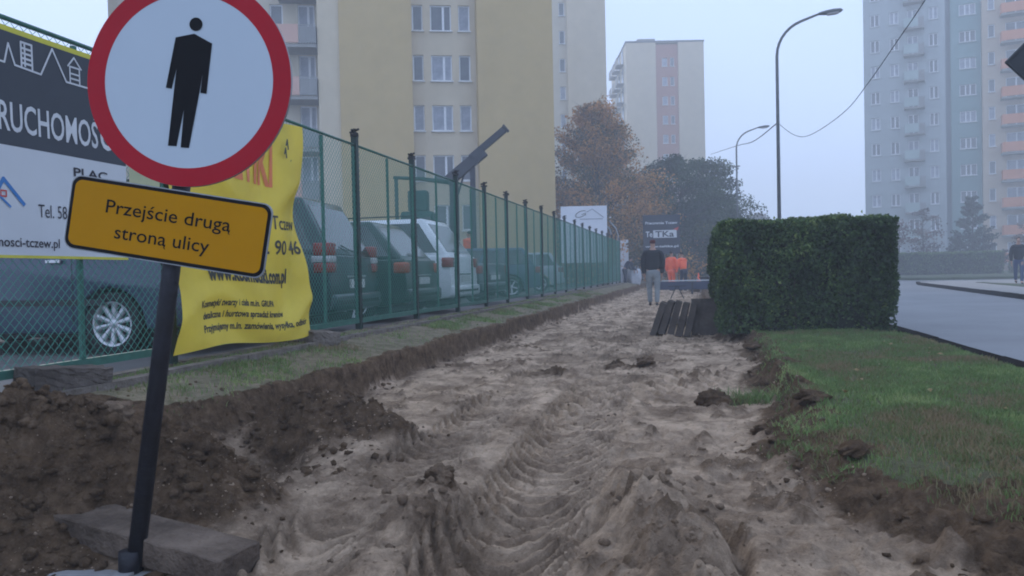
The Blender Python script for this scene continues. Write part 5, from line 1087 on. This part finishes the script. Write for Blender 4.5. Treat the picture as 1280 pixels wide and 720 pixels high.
# white company board with an outline logo
t = thing('billboard', 'large white board with oval logo and roof line behind the fence', 'sign board', (-5.45, 40.2, .45), R(10), None)
MB().box(-1.16, 1.16, 0, .05, 1.0, 3.85).build('board', MATS['white board'], t, bevel=.004)
for x in (-.95, .95): MB().box(x-.05, x+.05, .052, .15, 0, 3.8).build('post', M_galv, t)
b = MB(); b.tube([(-.15+.26*math.cos(a)+.06*math.sin(a), -.012, 3.45+.16*math.sin(a)+.05*math.cos(a)) for a in [R(q) for q in range(40, 350, 12)]], .016, 5); b.tube([(-.12, -.012, 3.42), (.1, -.012, 3.5), (.08, -.012, 3.38)], .014, 5); b.build('logo', M_yblk, t)
b = MB(); b.tube([(.15, -.012, 3.55), (.42, -.012, 3.70), (1.0, -.012, 3.25)], .018, 5).build('logo', mat('print grey', (.30, .31, .34), .6), t); MB().box(-.2, .95, -.012, -.002, 3.17, 3.21).build('logo', MATS['print grey'], t)
# dark board
t = thing('billboard', 'dark shop board with white lettering beside the autumn tree', 'sign board', (-1.75, 43.6, .1), R(8))
MB().box(-.98, .98, 0, .06, 1.75, 3.85).build('board', mat('board dark navy', (.022, .027, .045), .6), t, bevel=.004)
for x in (-.8, .8): MB().tube([(x, .1, 0), (x, .1, 3.7)], .05, 8).build('post', M_galv, t, True)
text('Pracownia Tczew', 1.7, .14, M_bprint, t, (0, -.006, 3.42), bold=.03)
text('Te', .36, .30, M_bprint, t, (-.66, -.006, 2.82), bold=.02); MB().box(-.44, .80, -.012, -.003, 2.62, 3.03).build('print_field', M_bprint, t)
text('TKa', 1.0, .32, MATS['board dark navy'], t, (.16, -.016, 2.82), bold=.02); MB().prism([(.62, 3.06), (.92, 3.2), (.84, 3.0)], -.02, -.013).build('print_field', M_bred, t)
text('www.teltka.pl', 1.75, .15, M_bprint, t, (0, -.006, 2.15), bold=.03)
# curved pipe gate frame
t = thing('pipe_frame', 'grey curved pipe frame right of the white board at the fence end', 'gate frame', (-4.3, 40.6, .2), R(0))
for k_ in range(3): MB().tube([(-.15+k_*.33, 0, 0), (-.15+k_*.33, 0, 2.6), (-.25+k_*.33, 0, 2.95), (-.55+k_*.33, 0, 3.2+k_*.05)], .035, 8).build('pipe', M_galv, t, True)
# barrier across the path
t = thing('road_barrier', 'low dark blue trestle barrier across the path behind the slabs', 'barrier', (-.35, 32.6, .02), R(2))
MB().box(-1.3, 2.3, -.02, .02, .52, .56).build('top_plank', M_bprint, t); MB().box(-1.2, 1.1, -.03, .03, .18, .5).build('panel', mat('barrier navy', (.03, .042, .085), .6), t)
MB().box(1.12, 2.3, -.02, .02, .28, .42).build('red_plank', mat('plank dull red', (.26, .11, .09), .7), t)
for x in (-1.1, .2, 1.3, 2.2):
    MB().box(x-.03, x+.03, -.27, -.22, 0, .5, Matrix.Rotation(R(0), 4, 'X')).build('leg', M_pole, t); MB().box(x-.03, x+.03, .22, .27, 0, .5).build('leg', M_pole, t); MB().box(x-.03, x+.03, -.218, .218, .46, .5).build('leg_brace', M_pole, t)
t = thing('wheelbarrow', 'wheelbarrow with dark tray standing left of the hedge, past the barrier', 'wheelbarrow', (.55, 34.5, .05), R(70))
MB().add([(-.42, -.3, .62), (.45, -.3, .62), (.45, .3, .62), (-.42, .3, .62), (-.25, -.2, .34), (.2, -.2, .30), (.2, .2, .30), (-.25, .2, .34)], [(4, 5, 6, 7), (0, 1, 5, 4), (1, 2, 6, 5), (2, 3, 7, 6), (3, 0, 4, 7)]).build('tray', M_trim, t)
for s_ in (-1, 1): MB().tube([(.62, s_*.05, .19), (.2, s_*.22, .3), (-.4, s_*.27, .42), (-.95, s_*.28, .68)], .018, 6).build('handle', M_galv, t, True); MB().tube([(-.25, s_*.24, .38), (-.33, s_*.26, 0)], .016, 6).build('leg', M_galv, t)
MB().lathe([(.12, -.04), (.18, -.035), (.19, 0), (.18, .035), (.12, .04)], 20, Matrix.Translation((.62, 0, .19))).build('wheel', M_rubber, t, True)
t = thing('soil_heap', 'pale heap of sand and rubble behind the barrier', 'heap', (.1, 34.3, .0)); 
o = lump('soil_heap', 'pale heap of sand and rubble behind the trestle barrier', .9, 36.0, .5, (2.2, 1.2, .6), .2, 0, 5, 'heap'); bpy.data.objects.remove(t)
t = thing('traffic_cone', 'small orange traffic cone in the distance beside the hedge', 'traffic cone', (.15, 46, .1))
MB().box(-.2, .2, -.2, .2, 0, .04).build('base', M_black, t, bevel=.01); MB().lathe([(.14, 0), (.03, .7), (.0001, .71)], 16, Matrix.Rotation(R(90), 4, 'X')).build('cone', hiv, t, True)
t = thing('trestle', 'thin dark trestle standing in front of the barrier left of the slabs', 'trestle', (-.62, 27.5, .02))
for s_ in (-1, 1): MB().tube([(s_*.22, 0, 0), (s_*.02, 0, .42)], .018, 6).build('leg', M_black, t)
MB().tube([(-.3, 0, .42), (.3, 0, .43)], .016, 6).build('bar', M_black, t)
# loader machine behind the cars with its boom raised
M_boom = mat('boom dark grey', (.05, .055, .065), .5, (.035, .04, .05), 5); M_mg = mat('machine green', (.02, .07, .06), .6)
t = thing('loader_crane', 'dark crane boom raised above a green machine behind the parked cars', 'crane', (-7.6, 23.3, .2), R(13))
MB().box(-1.9, .9, -.6, .9, .9, 1.25).build('chassis', M_mg, t, bevel=.03)
MB().box(-1.1, -.1, -.55, .7, 1.26, 2.7).build('cab', M_mg, t, bevel=.08); MB().box(-1.0, -.2, -.565, -.552, 1.8, 2.5).build('cab_window', M_glass, t)
for x in (-1.5, .4):
    for y in (-.72, .72): MB().lathe([(.2, -.14), (.45, -.14), (.5, -.08), (.5, .08), (.45, .14), (.2, .14)], 24, Matrix.Translation((x, y+.1, .5))).build('wheel', M_rubber, t, True)
MB().box(.35, .62, -.12, .15, 1.251, 3.75).build('column', M_boom, t, bevel=.02)
MB().tube([(.50, 0, 2.9), (.8, 0, 3.85)], .03, 8).build('hydraulic_ram', M_boom, t); MB().box(.98, 1.14, -.09, .07, 1.251, 4.30).build('support_strut', M_boom, t, bevel=.02)
b = MB(); mm_ = Matrix.Translation((.30, 0, 3.62)) @ Matrix.Rotation(R(-39), 4, 'Y'); b.box(0, 1.45, -.14, .14, -.17, .17, mm_).build('boom', M_boom, t, bevel=.02)
MB().box(1.0, 2.35, -.105, .105, .0, .20, mm_).build('boom_extension', M_boom, t, bevel=.015)
MB().box(2.36, 2.42, -.12, .12, -.03, .22, mm_).build('boom_end', M_boom, t)
MB().tube([(.35, 0, 3.60), (-.5, 0, 3.72), (-1.35, 0, 3.78)], [.07, .06, .05], 8).build('folded_arm', M_mg, t); MB().box(-1.32, -1.22, -.05, .05, 1.26, 3.75).build('rear_strut', M_mg, t)
MB().box(-.9, -.3, -.3, .3, 2.72, 3.35).build('hose_reel', M_mg, t, bevel=.05)
# fence foot oddments
stone('kerb_block', 'rough concrete lump at the foot of the fence below the banner', 'concrete lump', .35, .2, .14, (-3.5, 7.0, hz(-3.5, 7.0)+.05), R(70), M_conc, (.1, .1), None, 61, .02)
stone('kerb_block', 'short broken kerb piece at the left end beside the heap', 'concrete lump', .5, .18, .16, (-3.55, 3.9, hz(-3.55, 3.9)+.06), R(80), M_cdark, (.05, .1), None, 62, .02)

# ---------------------------------------------------------------- haze
hm = bpy.data.materials.new('haze'); hm.use_nodes = True; n = hm.node_tree; n.nodes.remove(n.nodes['Principled BSDF'])
pv = n.nodes.new('ShaderNodeVolumePrincipled'); pv.inputs['Color'].default_value = (.97, .98, 1, 1); pv.inputs['Density'].default_value = .0050; pv.inputs['Anisotropy'].default_value = .0
n.links.new(pv.outputs[0], n.nodes['Material Output'].inputs['Volume'])
o = MB().box(-205, 205, -25, 385, -1.3, 36.5).build('haze', hm); tag(o, 'pale blue morning mist filling the air', 'haze', kind='stuff')
